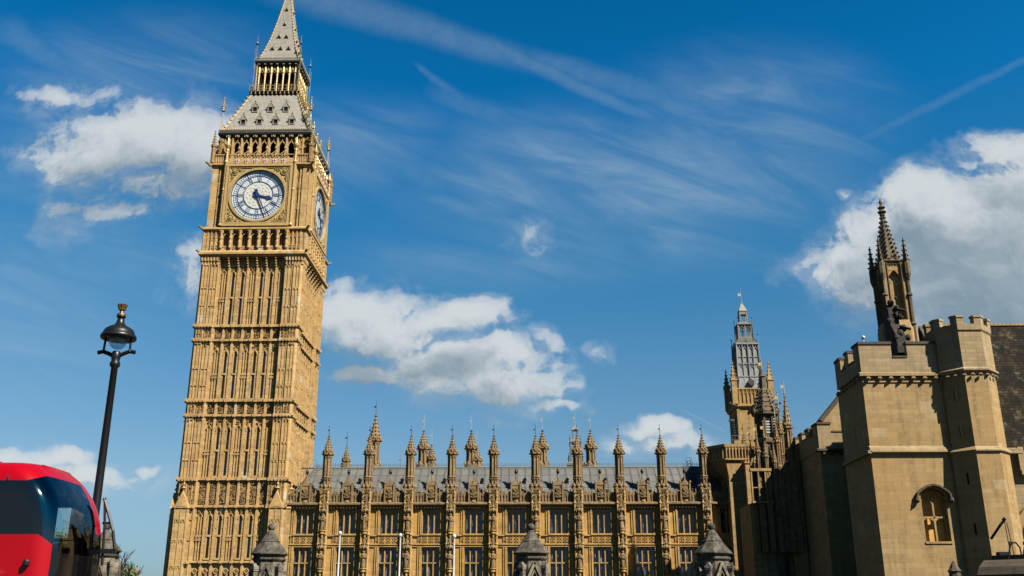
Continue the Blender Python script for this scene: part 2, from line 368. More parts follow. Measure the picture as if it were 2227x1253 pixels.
# ------------------------------------------------------------------ mesh builder
class MB:
    def __init__(s): s.v = []; s.f = []
    def add(s, vs, fs):
        o = len(s.v); s.v += vs; s.f += [tuple(i+o for i in f) for f in fs]; return s
    def box(s, x0, x1, y0, y1, z0, z1):
        return s.add([(x0,y0,z0),(x1,y0,z0),(x1,y1,z0),(x0,y1,z0),(x0,y0,z1),(x1,y0,z1),(x1,y1,z1),(x0,y1,z1)],
                     [(3,2,1,0),(4,5,6,7),(0,1,5,4),(1,2,6,5),(2,3,7,6),(3,0,4,7)])
    def B(s, s0, s1, d0, d1, z0, z1):          # face-local: along, outward (towards -Y), up
        return s.box(s0, s1, -d1, -d0, z0, z1)
    def pr(s, poly, z0, z1, top=None):
        n = len(poly); top = top or poly
        return s.add([(x,y,z0) for x,y in poly]+[(x,y,z1) for x,y in top],
                     [tuple(range(n-1,-1,-1)), tuple(range(n,2*n))]+[(i,(i+1)%n,n+(i+1)%n,n+i) for i in range(n)])
    def ext(s, poly, y0, y1):                   # polygon in x,z pushed along y
        n = len(poly)
        return s.add([(x,y0,z) for x,z in poly]+[(x,y1,z) for x,z in poly],
                     [tuple(range(n)), tuple(range(2*n-1,n-1,-1))]+[((i+1)%n,i,n+i,n+(i+1)%n) for i in range(n)])
    def exty(s, poly, x0, x1):                  # polygon in y,z pushed along x
        n = len(poly)
        return s.add([(x0,y,z) for y,z in poly]+[(x1,y,z) for y,z in poly],
                     [tuple(range(n)), tuple(range(2*n-1,n-1,-1))]+[((i+1)%n,i,n+i,n+(i+1)%n) for i in range(n)])
    def lathe(s, cx, cy, prof, n=8, rot=0.):
        vs = []
        for r, z in prof: vs += [(cx+r*cos(rot+2*pi*i/n), cy+r*sin(rot+2*pi*i/n), z) for i in range(n)]
        fs = [tuple(range(n-1,-1,-1)), tuple(range((len(prof)-1)*n, len(prof)*n))]
        for k in range(len(prof)-1):
            fs += [(k*n+i, k*n+(i+1)%n, (k+1)*n+(i+1)%n, (k+1)*n+i) for i in range(n)]
        return s.add(vs, fs)
    def sq(s, cx, cy, prof):                    # square lathe: prof of (half width, z)
        return s.lathe(cx, cy, [(h*sqrt(2), z) for h, z in prof], 4, pi/4)
    def tube(s, p0, p1, r0, r1=None, n=6):
        r1 = r0 if r1 is None else r1
        a = Vector(p0); b = Vector(p1); d = (b-a).normalized()
        u = d.orthogonal().normalized(); w = d.cross(u)
        vs = [tuple(c+(u*cos(2*pi*i/n)+w*sin(2*pi*i/n))*r) for c, r in ((a, r0), (b, r1)) for i in range(n)]
        return s.add(vs, [tuple(range(n-1,-1,-1)), tuple(range(n,2*n))]+[(i,(i+1)%n,n+(i+1)%n,n+i) for i in range(n)])
    def path(s, pts, r, n=6):
        for a, b in zip(pts, pts[1:]): s.tube(a, b, r, None, n)
        return s
    def blob(s, x, y, z, r, sz=1.):
        return s.add([(x+r,y,z),(x-r,y,z),(x,y+r,z),(x,y-r,z),(x,y,z+r*sz),(x,y,z-r*sz)],
                     [(0,2,4),(2,1,4),(1,3,4),(3,0,4),(2,0,5),(1,2,5),(3,1,5),(0,3,5)])
    def ball(s, x, y, z, r, n=14, m=9, sz=1.):
        return s.lathe(x, y, [(max(.002, r*sin(pi*k/m)), z-r*sz*cos(pi*k/m)) for k in range(m+1)], n)
    def ann(s, cx, cz, r0, r1, y0, y1, n=48, a0=0., a1=2*pi):   # ring sector in the x,z plane
        full = abs(a1-a0-2*pi) < 1e-6; N = n if full else n+1; vs = []
        for i in range(N):
            a = a0+(a1-a0)*i/n
            for r, y in ((r0,y0),(r1,y0),(r1,y1),(r0,y1)): vs.append((cx+r*sin(a), y, cz+r*cos(a)))
        fs = []
        for i in range(n):
            j = (i+1) % N
            for k in range(4): fs.append((4*i+k, 4*i+(k+1)%4, 4*j+(k+1)%4, 4*j+k))
        if not full: fs += [(3,2,1,0), tuple(4*n+k for k in range(4))]
        return s.add(vs, fs)
    def bar(s, x0, z0, x1, z1, w, y0, y1, w1=None):              # straight bar in the x,z plane
        w1 = w if w1 is None else w1
        L = sqrt((x1-x0)**2+(z1-z0)**2) or 1; nx, nz = -(z1-z0)/L/2, (x1-x0)/L/2
        return s.ext([(x0+nx*w,z0+nz*w),(x0-nx*w,z0-nz*w),(x1-nx*w1,z1-nz*w1),(x1+nx*w1,z1+nz*w1)], y0, y1)
    def rot4(s, ks=(1,2,3)):
        V, F = list(s.v), list(s.f)
        for k in ks:
            c, q = round(cos(k*pi/2)), round(sin(k*pi/2))
            s.add([(x*c-y*q, x*q+y*c, z) for x,y,z in V], F)
        return s
    def moved(s, dx=0, dy=0, dz=0, sc=1., rz=0.):
        c, q = cos(rz), sin(rz)
        s.v = [((x*c-y*q)*sc+dx, (x*q+y*c)*sc+dy, z*sc+dz) for x,y,z in s.v]; return s
    def merge(s, o): return s.add(o.v, o.f)
    def build(s, name, m, parent=None, smooth=False, label=None):
        me = bpy.data.meshes.new(name); me.from_pydata(s.v, [], s.f)
        bm = bmesh.new(); bm.from_mesh(me); bmesh.ops.recalc_face_normals(bm, faces=bm.faces); bm.to_mesh(me); bm.free()
        me.materials.append(M[m])
        if smooth: me.shade_smooth()
        o = bpy.data.objects.new(name, me); COL.objects.link(o)
        if parent: o.parent = parent
        if label: o['label'] = label
        return o

def thing(name, label, cat, loc=(0,0,0), rz=0., group=None):
    o = bpy.data.objects.new(name, None); COL.objects.link(o); o.empty_display_size = .5
    o.location = loc; o.rotation_euler = (0,0,rz); return tag(o, label, cat, group)
def tag(o, label, cat, group=None):
    o['label'] = label; o['category'] = cat
    if group: o['group'] = group
    return o
def kids(o): return [c for c in COL.objects if c.parent == o]
def dup(o, parent=None, loc=None, rz=None):
    ch = kids(o); c = o.copy(); COL.objects.link(c); c.parent = parent
    if loc is not None: c.location = loc
    if rz is not None: c.rotation_euler = (0,0,rz)
    for k in ch: dup(k, c)
    return c
def sides(o, parent):                           # three more copies round the tower's axis
    for k in (1,2,3): dup(o, parent, o.location.copy(), k*pi/2)
def struct(o): o['kind'] = 'structure'; return o

# ------------------------------------------------------------------ ground
g = MB().box(-2500, 2500, -2500, 2500, -1, 0).build('ground', 'paving'); struct(g)
r_ = MB()
r_.add([(-400,13,.004),(400,13,.004),(400,26,.004),(-400,26,.004)], [(0,1,2,3)])
struct(r_.build('road', 'asphalt'))
struct(MB().box(-400, 400, 26, 32, 0, .13).build('pavement', 'paving'))
l_ = MB(); l_.add([(-60,62,.004),(18,62,.004),(18,112,.004),(-60,112,.004)], [(0,1,2,3)])
struct(l_.build('lawn_ground', 'lawn'))
mk = MB()
for k in range(-40, 40): mk.add([(k*6.,24.9,.008),(k*6.+3,24.9,.008),(k*6.+3,25.02,.008),(k*6.,25.02,.008)], [(0,1,2,3)])
mk.build('road_marking', 'white_paint'); struct(bpy.data.objects['road_marking'])

# ------------------------------------------------------------------ gothic bits
def crocket_spire(mb, cx, cy, z0, r0, z1, r1, n=8, rows=7, cr=.12, rot=pi/8, every=1):
    mb.lathe(cx, cy, [(r0, z0), (r1, z1)], n, rot)
    for k in range(rows):
        f = (k+.35)/rows; r = r0+(r1-r0)*f; z = z0+(z1-z0)*f
        for i in range(0, n, every):
            a = rot+2*pi*i/n
            c_ = cr*(1-.45*f)
            mb.blob(cx+(r+c_*.5)*cos(a), cy+(r+c_*.5)*sin(a), z, c_, 1.15)
def finial(mb, cx, cy, z, r, h):
    mb.lathe(cx, cy, [(r*.3,z),(r*.3,z+h*.25),(r,z+h*.38),(r*.4,z+h*.5),(r*.3,z+h*.6),(r*.62,z+h*.7),(r*.25,z+h*.82),(.01,z+h)], 6)
def vane(mb, cx, cy, z, h, fl=.3):
    mb.tube((cx,cy,z), (cx,cy,z+h), .035, .02, 5)
    mb.box(cx-fl, cx-.02, cy-.012, cy+.012, z+h*.55, z+h*.55+fl*.8)
    mb.blob(cx, cy, z+h, .06)
def carve(mb, s0, s1, d, z0, z1, n, r=.1, dep=.12):
    """carved foliage: small knobs and leaf-like wedges"""
    for _ in range(n):
        x = random.uniform(s0, s1); z = random.uniform(z0, z1); q = r*random.uniform(.5, 1.1)
        a = random.uniform(0, pi); w = q*.5; L = q*1.5
        mb.bar(x-cos(a)*L/2, z-sin(a)*L/2, x+cos(a)*L/2, z+sin(a)*L/2, w*1.4, -d-dep*random.uniform(.5, 1), -d+.02, w*.4)
def quatre(mb, x, z, r, d0, d1, w=.05):
    for k in range(4):
        a = k*pi/2
        mb.ann(x+cos(a)*r*.47, z+sin(a)*r*.47, r*.38, r*.38+w, -d1, -d0, 10)
def yarch(mb, xl, xr, z0, z1, d0, d1, w=.07, drop=.0):
    """pointed head between two mullions: two curved bars meeting at the middle, plus a short stem"""
    xm = (xl+xr)/2; h = z1-z0
    for s_ in (-1, 1):
        x0 = xl if s_ < 0 else xr
        pts = [(x0, z0), (x0-s_*(xr-xl)*.08*1, z0+h*.28), (x0-s_*(xr-xl)*.26, z0+h*.5), (xm, z0+h*.72)]
        for (a, b), (c, d) in zip(pts, pts[1:]): mb.bar(a, b, c, d, w, -d1, -d0)
    mb.bar(xm, z0+h*.68, xm, z1, w*.8, -d1, -d0)

# ------------------------------------------------------------------ clock tower
def clock_tower():
    T = thing('clock_tower', 'tall honey coloured gothic clock tower with four white dials, gilded belfry and steep grey spire', 'clock tower', (-36.78, 126.7, 0))
    HW = 6.72; PITCHX = 1.25
    ribs = [(-3.125+1.25*k) for k in range(6)]; pan = [-3.75+1.25*k for k in range(7)]
    win = [(8.2, 12.9), (18.0, 23.7), (27.7, 33.5), (37.4, 44.3)]
    bands = [(14.3, 17.6), (25.5, 27.4), (35.3, 37.2)]
    w = MB(); w.box(-6.0, 6.0, -6.0, 6.0, 0, 47.0); w.build('wall', 'gold_stone', T)
    # corner piers
    c = MB()
    ch = .22
    c.pr([(5.52,-6.72+ch*0),(6.72-ch,-6.72),(6.72,-6.72+ch),(6.72,-5.52),(5.9,-5.52),(5.52,-5.9)], 0, 46.8)
    for s0, s1 in ((4.4, 5.40),):
        c.box(s0, s1, -6.6, -5.9, 0, 46.8)
        c.box(5.9, 6.6, -s1, -s0, 0, 46.8)
    for x in (4.46, 4.9, 5.34): c.box(x-.05, x+.05, -6.68, -6.6, 6, 46.5); c.box(6.6, 6.68, -x-.05, -x+.05, 6, 46.5)
    for x in (5.62, 6.05, 6.42): c.box(x-.05, x+.05, -6.8, -6.72, 6, 46.5); c.box(6.72, 6.8, -x-.05, -x+.05, 6, 46.5)
    # little blind arch heads
    rows = [7.2, 10.2, 12.6, 19.8, 22.0, 24.9, 29.2, 31.4, 34.7, 39.8, 42.2, 45.4]
    for z in rows:
        for x in (4.68, 5.12): 
            c.box(x-.16, x+.16, -6.7, -6.6, z, z+.10); c.box(x-.16, x-.07, -6.7, -6.6, z-.2, z); c.box(x+.07, x+.16, -6.7, -6.6, z-.2, z)
            c.box(6.6, 6.7, -x-.16, -x+.16, z, z+.10)
        for x in (5.84, 6.24):
            c.box(x-.16, x+.16, -6.82, -6.72, z, z+.10); c.box(x-.16, x-.07, -6.82, -6.72, z-.2, z); c.box(x+.07, x+.16, -6.82, -6.72, z-.2, z)
            c.box(6.72, 6.82, -x-.16, -x+.16, z, z+.10)
    p0 = c.build('corner_pier', 'gold_stone', T); sides(p0, T)
    # clasping buttresses low on the corners, with gablets
    for s_ in (-1, 1):
        b = MB()
        x0, x1 = sorted((s_*4.95, s_*6.55)); xm = (x0+x1)/2
        b.B(x0, x1, 6.6, 7.3, 0, 14.0)
        b.ext([(x0-.1,14.0),(x1+.1,14.0),(xm,16.0)], -7.42, -6.6)
        b.ext([(x0+.25,14.15),(x1-.25,14.15),(xm,15.4)], -7.46, -7.42)
        finial(b, xm, -7.1, 15.8, .3, 1.5)
        for z in (7.2, 10.2, 12.6):
            for x in (x0+.4, x1-.4): b.B(x-.22, x+.22, 7.3, 7.38, z, z+.1); b.B(x-.22, x-.12, 7.3, 7.38, z-.25, z); b.B(x+.12, x+.22, 7.3, 7.38, z-.25, z)
        for x in (x0+.06, xm, x1-.06): b.B(x-.05, x+.05, 7.3, 7.37, 2, 13.9)
        bb = b.build('buttress', 'gold_stone', T); sides(bb, T)
    # ribbed face
    f = MB()
    zs = [(0, 7.6), (7.9, 14.2), (17.75, 25.4), (27.55, 35.2), (37.35, 44.9)]
    for x in ribs:
        f.B(x-.11, x+.11, 6.0, 6.25, 0, 45.2); f.B(x-.24, x+.24, 6.0, 6.13, 0, 45.2)
    for x in (-4.33, 4.33): f.B(x-.10, x+.10, 6.0, 6.25, 0, 45.2)
    for i, x in enumerate(pan):
        for (a, b_) in win:
            if i in (1, 2, 4, 5):
                for sg in (-1, 1):
                    f.B(x+sg*.29-.07, x+sg*.29+.07, 6.0, 6.12, a, b_+.35)
                f.B(x-.36, x+.36, 6.0, 6.22, a-.22, a)
                zm = (a+b_)/2+.25
                yarch(f, x-.3, x+.3, b_-.15, b_+.75, 6.02, 6.2, .07)
                f.B(x-.22, x+.22, 6.06, 6.19, zm-.11, zm+.11)
            else:
                for dx in (-.17, .17): f.B(x+dx-.06, x+dx+.06, 6.0, 6.14, a-.3, b_+.3)
                zm = (a+b_)/2
                for dx in (-.17, .17):
                    for dz in (-.2, .2): f.ann(x+dx, zm+dz, .06, .17, -6.2, -6.0, 8)
                yarch(f, x-.34, x+.34, b_+.1, b_+.8, 6.02, 6.2, .07)
            carve(f, x-.3, x+.3, 6.02, b_+.7, b_+1.25, 7, .13, .22)
            for zz in (a+1.2, a+2.6, b_-1.2):
                for sg in (-1, 1): f.B(x+sg*.44-.035, x+sg*.44+.035, 6.0, 6.2, zz, zz+.09)
    for x in pan:      # diamonds under the lowest string
        for dx, dz in ((-1,0),(1,0),(0,1),(0,-1)):
            pass
        f.bar(x-.3, 6.7, x, 7.05, .09, -6.2, -6.0); f.bar(x, 7.05, x+.3, 6.7, .09, -6.2, -6.0)
        f.bar(x-.3, 6.7, x, 6.35, .09, -6.2, -6.0); f.bar(x, 6.35, x+.3, 6.7, .09, -6.2, -6.0); f.blob(x, -6.1, 6.7, .13)
    ff = f.build('ribbed_face', 'gold_stone', T); sides(ff, T)
    # slit windows, each its own part with a glass sub-part
    W0 = None
    for i in (1, 2, 4, 5):
        for (a, b_) in win:
            fr = MB(); x = pan[i]
            fr.B(x-.215, x-.17, 6.0, 6.1, a, b_+.1); fr.B(x+.17, x+.215, 6.0, 6.1, a, b_+.1)
            wf = fr.build('window', 'gold_stone', T)
            MB().B(x-.17, x+.17, 6.0, 6.03, a, b_+.1).build('glass', 'tower_glass', wf)
            sides(wf, T)
    # strings + carved bands
    def string(z, h, out=.16):
        s = MB()
        s.B(-4.4, 4.4, 6.0, 6.27+out*.7, z-h/2, z+h/2)
        for x in ribs: s.B(x-.2, x+.2, 6.2, 6.33+out, z-h/2-.06, z+h/2+.03)
        for sg in (-1, 1):
            x0, x1 = sorted((sg*4.38, sg*6.7)); s.B(x0, x1, 6.0, 6.72+out, z-h/2, z+h/2)
            for x in (4.5, 4.9, 5.35, 5.75, 6.15, 6.55):
                s.B(sg*x-.12, sg*x+.12, 6.6, 6.80+out, z-h/2-.16, z-h/2); 
        s.rot4()
        for sx in (-1, 1):
            for sy in (-1, 1): s.box(*sorted((sx*6.6, sx*(6.74+out))), *sorted((sy*6.6, sy*(6.74+out))), z-h/2+.004, z+h/2-.004)
        s.build('string_course', 'gold_stone', T)
    string(7.75, .22)
    for a, b_ in bands: string(a, .26); string(b_, .3, .2)
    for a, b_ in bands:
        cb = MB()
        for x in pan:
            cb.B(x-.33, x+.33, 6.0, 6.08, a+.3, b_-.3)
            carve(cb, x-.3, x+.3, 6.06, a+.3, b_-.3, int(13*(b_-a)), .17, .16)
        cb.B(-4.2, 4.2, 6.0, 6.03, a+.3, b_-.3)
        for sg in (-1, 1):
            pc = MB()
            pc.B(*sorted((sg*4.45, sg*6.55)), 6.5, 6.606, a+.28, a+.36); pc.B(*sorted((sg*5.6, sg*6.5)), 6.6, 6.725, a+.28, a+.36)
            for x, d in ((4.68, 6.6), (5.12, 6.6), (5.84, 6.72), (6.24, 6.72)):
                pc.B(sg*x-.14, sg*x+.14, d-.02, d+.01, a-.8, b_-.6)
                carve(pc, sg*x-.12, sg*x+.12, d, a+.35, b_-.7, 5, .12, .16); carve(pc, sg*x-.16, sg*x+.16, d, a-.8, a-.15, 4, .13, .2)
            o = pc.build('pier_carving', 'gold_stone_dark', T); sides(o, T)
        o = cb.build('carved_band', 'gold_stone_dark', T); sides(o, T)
    # ---- corbelled gallery 44.9 - 50.4
    k = MB()
    allr = [-4.375]+ribs+[4.375]
    for x in allr:
        for j in range(5): k.B(x-.10, x+.10, 6.0, 6.3+.15*j, 45.0+.33*j, 45.36+.33*j)
    for x in pan:
        yarch(k, x-.52, x+.52, 45.6, 46.7, 6.02, 6.2, .09)
        carve(k, x-.3, x+.3, 6.02, 44.5, 45.0, 7, .13, .15)
    k.B(-6.0, 6.0, 5.9, 6.6, 46.58, 47.0); k.B(-4.3, 4.3, 5.9, 6.03, 46.2, 46.6)
    kk = k.build('corbel_table', 'gold_stone', T); sides(kk, T)
    for sg in (-1, 1):
        k = MB(); k.B(*sorted((sg*4.45, sg*6.7)), 6.5, 6.9, 46.5, 46.62)
        for x in (4.6, 5.0, 5.4, 5.8, 6.2, 6.6):
            k.B(sg*x-.11, sg*x+.11, 6.6, 6.95, 46.0, 46.6); k.B(sg*x-.08, sg*x+.08, 6.6, 6.8, 45.5, 46.0)
        kk = k.build('pier_corbel', 'gold_stone', T); sides(kk, T)
    cn = MB()
    cn.sq(0, 0, [(6.95, 46.6), (7.2, 46.85), (7.2, 47.15), (6.95, 47.4)])
    cn.build('gallery_cornice', 'gold_stone', T)
    gl = MB()
    gl.B(-6.1, 6.1, 5.5, 6.05, 47.4, 50.3)
    for sg in (-1, 1):
        x0, x1 = sorted((sg*4.5, sg*6.82)); gl.B(x0, x1, 6.0, 6.72, 47.4, 50.3)
        for x in (4.6, 5.15, 5.7, 6.2, 6.74): gl.B(sg*x-.07, sg*x+.07, 6.7, 6.9, 47.4, 50.3)
        for x in (4.87, 5.42, 5.95, 6.47):
            yarch(gl, sg*x-.22, sg*x+.22, 48.9, 49.9, 6.7, 6.84, .07); quatre(gl, sg*x, 47.9, .17, 6.7, 6.8, .04)
            gl.B(sg*x-.24, sg*x+.24, 6.7, 6.8, 48.15, 48.3)
    for x in allr:
        gl.B(x-.15, x+.15, 6.0, 6.85, 47.4, 50.2); gl.lathe(x, -6.95, [(.12,47.7),(.2,47.8),(.16,48.1),(.2,48.6),(.12,48.9),(.22,49.2),(.12,49.35),(.18,49.8),(.26,50.2)], 8)
        gl.B(x-.25, x+.25, 6.3, 7.05, 49.9, 50.3)
    for x in pan:
        gl.B(x-.48, x+.48, 6.55, 6.7, 47.4, 48.15); carve(gl, x-.4, x+.4, 6.7, 47.5, 48.1, 8, .14, .08)
        yarch(gl, x-.5, x+.5, 49.2, 50.3, 6.5, 6.75, .11)
        for dx in (-.16, .16): gl.B(x+dx-.04, x+dx+.04, 6.05, 6.3, 47.5, 50.2)
    gg = gl.build('gallery_arcade', 'gold_stone', T); sides(gg, T)
    c2 = MB(); c2.sq(0, 0, [(6.85, 50.25), (7.1, 50.4), (7.1, 50.62), (6.75, 50.85)])
    for sx in (-1, 1):
        for sy in (-1, 1):
            for z in (47.1, 50.5, 59.9): pass
    c2.build('clock_ledge', 'gold_stone', T)
    for z in (47.1, 50.5, 59.9):
        gy = MB(); gy.tube((6.8, -6.8, z-.1), (7.3, -7.3, z+.2), .2, .13); gy.blob(7.3, -7.3, z+.25, .2); gy.blob(7.1, -7.1, z+.25, .14)
        gy = gy.build('gargoyle', 'gold_stone_dark', T); sides(gy, T)
    # ---- clock stage 50.8 - 60
    st = MB(); st.box(-6.3, 6.3, -6.3, 6.3, 50.3, 60.0); st.build('clock_stage_wall', 'gold_stone', T)
    for sg in (-1, 1):
        sp = MB()
        sp.B(*sorted((sg*6.15, sg*6.62)), 5.8, 6.62, 50.8, 60.0)
        for x in (4.95, 5.5, 6.08): sp.B(sg*x-.09, sg*x+.09, 6.3, 6.55, 50.8, 60.0)
        for x in (5.22, 5.79):
            for dx in (-.1, .1): sp.B(sg*x+dx-.03, sg*x+dx+.03, 6.3, 6.4, 50.8, 59.6)
            for z in (53.9, 57.0):
                sp.B(sg*x-.27, sg*x+.27, 6.3, 6.36, z-.5, z+.5)
                for dx in (-.14, .14):
                    for dz in (-.28, 0, .28): sp.ann(sg*x+dx, z+dz, .05, .12, -6.5, -6.3, 8)
            yarch(sp, sg*x-.25, sg*x+.25, 58.9, 59.8, 6.3, 6.5, .08); carve(sp, sg*x-.2, sg*x+.2, 6.3, 59.2, 59.7, 5, .14, .18)
        o = sp.build('clock_stage_panel', 'gold_stone', T); sides(o, T)
    # clock faces
    CZ = 55.4; RD = 3.66
    cf = MB()
    # square gilded surround with a round hole
    N = 64; outer = []; inner = []
    for i in range(N):
        a = 2*pi*i/N; sx, cz = sin(a), cos(a); m = max(abs(sx), abs(cz)); outer.append((sx/m*4.25, CZ+cz/m*4.25)); inner.append((sx*3.72, CZ+cz*3.72))
    vs = [(x,-6.95,z) for x,z in outer]+[(x,-6.95,z) for x,z in inner]+[(x,-6.6,z) for x,z in inner]
    fs = [(i,(i+1)%N,N+(i+1)%N,N+i) for i in range(N)]+[(N+i,N+(i+1)%N,2*N+(i+1)%N,2*N+i) for i in range(N)]
    cf.add(vs, fs)
    for (x0,x1,z0,z1) in ((-4.5,4.5,CZ+4.2,CZ+4.55),(-4.5,4.5,CZ-4.55,CZ-4.2),(-4.5,-4.2,CZ-4.2,CZ+4.2),(4.2,4.5,CZ-4.2,CZ+4.2)):
        cf.B(x0, x1, 6.3, 7.18, z0, z1)
    for (x0,x1,z0,z1) in ((-4.1,4.1,CZ+3.98,CZ+4.1),(-4.1,4.1,CZ-4.1,CZ-3.98),(-4.1,-3.98,CZ-3.98,CZ+3.98),(3.98,4.1,CZ-3.98,CZ+3.98)):
        cf.B(x0, x1, 6.9, 7.06, z0, z1)
    face = cf.build('clock_face', 'gilded_stone', T)
    rg = MB(); rg.ann(0, CZ, 3.66, 3.95, -7.1, -6.6, 72); 
    for sx in (-1, 1):
        for sz in (-1, 1):
            x, z = sx*3.42, CZ+sz*3.42
            rg.ann(x, z, .42, .52, -7.08, -6.94, 18); rg.lathe(x, -6.98, [(.01,z)], 3) if False else None
            for q in range(6): a = q*pi/3; rg.blob(x+cos(a)*.2, -7.05, z+sin(a)*.2, .17)
            rg.blob(x, -7.12, z, .17)
            for q in range(7):
                a = random.uniform(0, 1); xx = x - sx*(.55+a*.9); zz = z + sz*random.uniform(.15, .42)
                if sqrt(xx*xx+(zz-CZ)**2) > 4.05: rg.blob(xx, -7.0, zz, .11); 
                xx = x + sx*random.uniform(.15, .42); zz = z - sz*(.55+a*.9)
                if sqrt(xx*xx+(zz-CZ)**2) > 4.05: rg.blob(xx, -7.0, zz, .11)
            rg.ann(x-sx*.85, z+sz*.22, .16, .22, -7.03, -6.94, 10); rg.ann(x+sx*.22, z-sz*.85, .16, .22, -7.03, -6.94, 10)
    rg.build('gilt_ring', 'gilding', face)
    N = 72
    d_ = MB(); d_.add([(sin(2*pi*i/N)*3.7, -6.60, CZ+cos(2*pi*i/N)*3.7) for i in range(N)], [tuple(range(N))]); d_.build('dial', 'dial_glass', face)
    d2 = MB(); d2.add([(sin(2*pi*i/N)*1.95, -6.612, CZ+cos(2*pi*i/N)*1.95) for i in range(N)], [tuple(range(N))]); d2.build('dial_centre', 'dial_centre', face)
    ld = MB()
    for ring, (r0, r1) in enumerate(((.35,.75),(.75,1.15),(1.15,1.55),(1.55,1.92))):
        n = 12+ring*0
        for i in range(12):
            a = 2*pi*(i+.5*(ring % 2))/12
            for sg in (-1, 1):
                a2 = a+sg*pi/12
                ld.bar(sin(a)*r0, CZ+cos(a)*r0, sin(a2)*r1, CZ+cos(a2)*r1, .022, -6.62, -6.6)
        ld.ann(0, CZ, r1-.01, r1+.01, -6.62, -6.6, 36)
    for i in range(60):
        a = 2*pi*i/60; ld.bar(sin(a)*2.05, CZ+cos(a)*2.05, sin(a)*2.8, CZ+cos(a)*2.8, .012, -6.62, -6.6)
    ld.build('dial_leading', 'dial_lead', face)
    ir = MB()
    for r0, r1 in ((3.58, 3.66), (3.33, 3.38), (2.99, 3.035), (2.77, 2.89), (2.01, 2.06), (1.91, 1.96)):
        ir.ann(0, CZ, r0, r1, -6.63, -6.6, 72)
    for i in range(60):
        a = 2*pi*i/60; ir.bar(sin(a)*3.0, CZ+cos(a)*3.0, sin(a)*3.35, CZ+cos(a)*3.35, .042, -6.63, -6.6)
    for i in range(12):
        a = 2*pi*i/12
        ir.bar(sin(a)*2.85, CZ+cos(a)*2.85, sin(a)*3.64, CZ+cos(a)*3.64, .11, -6.634, -6.6)
    nums = ['XII','I','II','III','IIII','V','VI','VII','VIII','IX','X','XI']
    for i, s_ in enumerate(nums):
        a = 2*pi*i/12; wd = {'I': .17, 'V': .34, 'X': .34}
        tot = sum(wd[q] for q in s_); x = -tot/2
        def pt(lx, ly): return (sin(a)*ly+cos(a)*lx, CZ+cos(a)*ly-sin(a)*lx)
        for q in s_:
            ww = wd[q]; xm = x+ww/2; r0, r1 = 2.1, 2.76
            if q == 'I': ir.bar(*pt(xm, r0), *pt(xm, r1), .075, -6.63, -6.6)
            if q == 'V': ir.bar(*pt(xm-.12, r1), *pt(xm, r0), .07, -6.63, -6.6); ir.bar(*pt(xm+.12, r1), *pt(xm, r0), .04, -6.631, -6.6)
            if q == 'X': ir.bar(*pt(xm-.12, r1), *pt(xm+.12, r0), .07, -6.63, -6.6); ir.bar(*pt(xm+.12, r1), *pt(xm-.12, r0), .04, -6.631, -6.6)
            x += ww
    ir.build('dial_ironwork', 'dial_blue', face)
    def hand(ang, L, w0, w1, tail, kind):
        h = MB(); a = R(ang)
        def pt(lx, ly): return (sin(a)*ly+cos(a)*lx, CZ+cos(a)*ly-sin(a)*lx)
        y0, y1 = (-6.84, -6.77) if kind == 'm' else (-6.74, -6.68)
        if kind == 'm':
            poly = [pt(-w0,-.1), pt(w0,-.1), pt(w0*.8,L*.5), pt(w1,L), pt(-w1,L), pt(-w0*.8,L*.5)]; h.ext(poly, y0, y1)
            h.ext([pt(-.14,-.1), pt(.14,-.1), pt(.26,-tail), pt(.1,-tail*1.12), pt(0,-tail*1.02), pt(-.1,-tail*1.12), pt(-.26,-tail)], y0+.01, y1+.01)
        else:
            poly = [pt(-w0,-.1), pt(w0,-.1), pt(w0,L*.58), pt(.34,L*.72), pt(.16,L*.86), pt(0,L), pt(-.16,L*.86), pt(-.34,L*.72), pt(-w0,L*.58)]; h.ext(poly, y0, y1)
            h.ext([pt(-.16,0), pt(.16,0), pt(.38,-tail), pt(0,-tail*1.15), pt(-.38,-tail)], y0+.01, y1+.01)
        h.ann(0, CZ, .02, .26, y0-.03, y1+.03, 18)
        return h.build('minute_hand' if kind == 'm' else 'hour_hand', 'dial_blue', face)
    hand(103.5, 2.05, .11, .05, .6, 'h'); hand(156, 3.3, .10, .045, .85, 'm')
    for ch_ in kids(face):
        if ch_.name.startswith(('dial', 'hour', 'minute')): ch_.location.y = -.16
    for sg in (-1, 1):
        co_ = MB(); x = sg*4.72; y = -6.95
        co_.lathe(x, y, [(.18,50.9),(.26,51.0),(.15,51.3),(.14,56.0),(.24,56.1),(.24,56.3),(.14,56.4),(.13,60.0),(.26,60.3),(.15,60.6),(.14,61.9),(.2,62.0),(.16,62.3),(.38,62.7),(.41,62.9),(.2,63.1),(.12,63.4),(.05,64.0)], 10)
        co_.B(*sorted((sg*4.5, sg*4.95)), 6.2, 6.85, 50.85, 60.6)
        cc = co_.build('gilt_column', 'gilded_stone', face)
        co_ = MB()
        for j in range(34): co_.blob(x, y-.15, 51.4+j*.27, .085); co_.blob(x+.1, y-.1, 51.53+j*.27, .075); co_.blob(x-.1, y-.1, 51.53+j*.27, .075)
        co_.lathe(x, y, [(.17,62.28),(.40,62.7),(.43,62.9),(.2,63.12),(.13,63.4),(.06,64.02)], 10)
        co_.build('gilt_beading', 'gilding', cc)
    ib = MB(); ib.B(-4.5, 4.5, 6.3, 7.02, 50.7, 50.86); ib.build('lower_band', 'gilded_stone', face)
    ib = MB(); ib.B(-4.5, 4.5, 6.3, 6.98, CZ+4.55, 60.75)
    for j in range(64): x = -4.3+j*.136; ib.B(x, x+.07, 6.98, 7.02, 59.96+.15*(j % 2)-.0, 60.15+.12*(j % 3))
    ib.build('inscription_band', 'gilded_stone', face)
    sides(face, T)
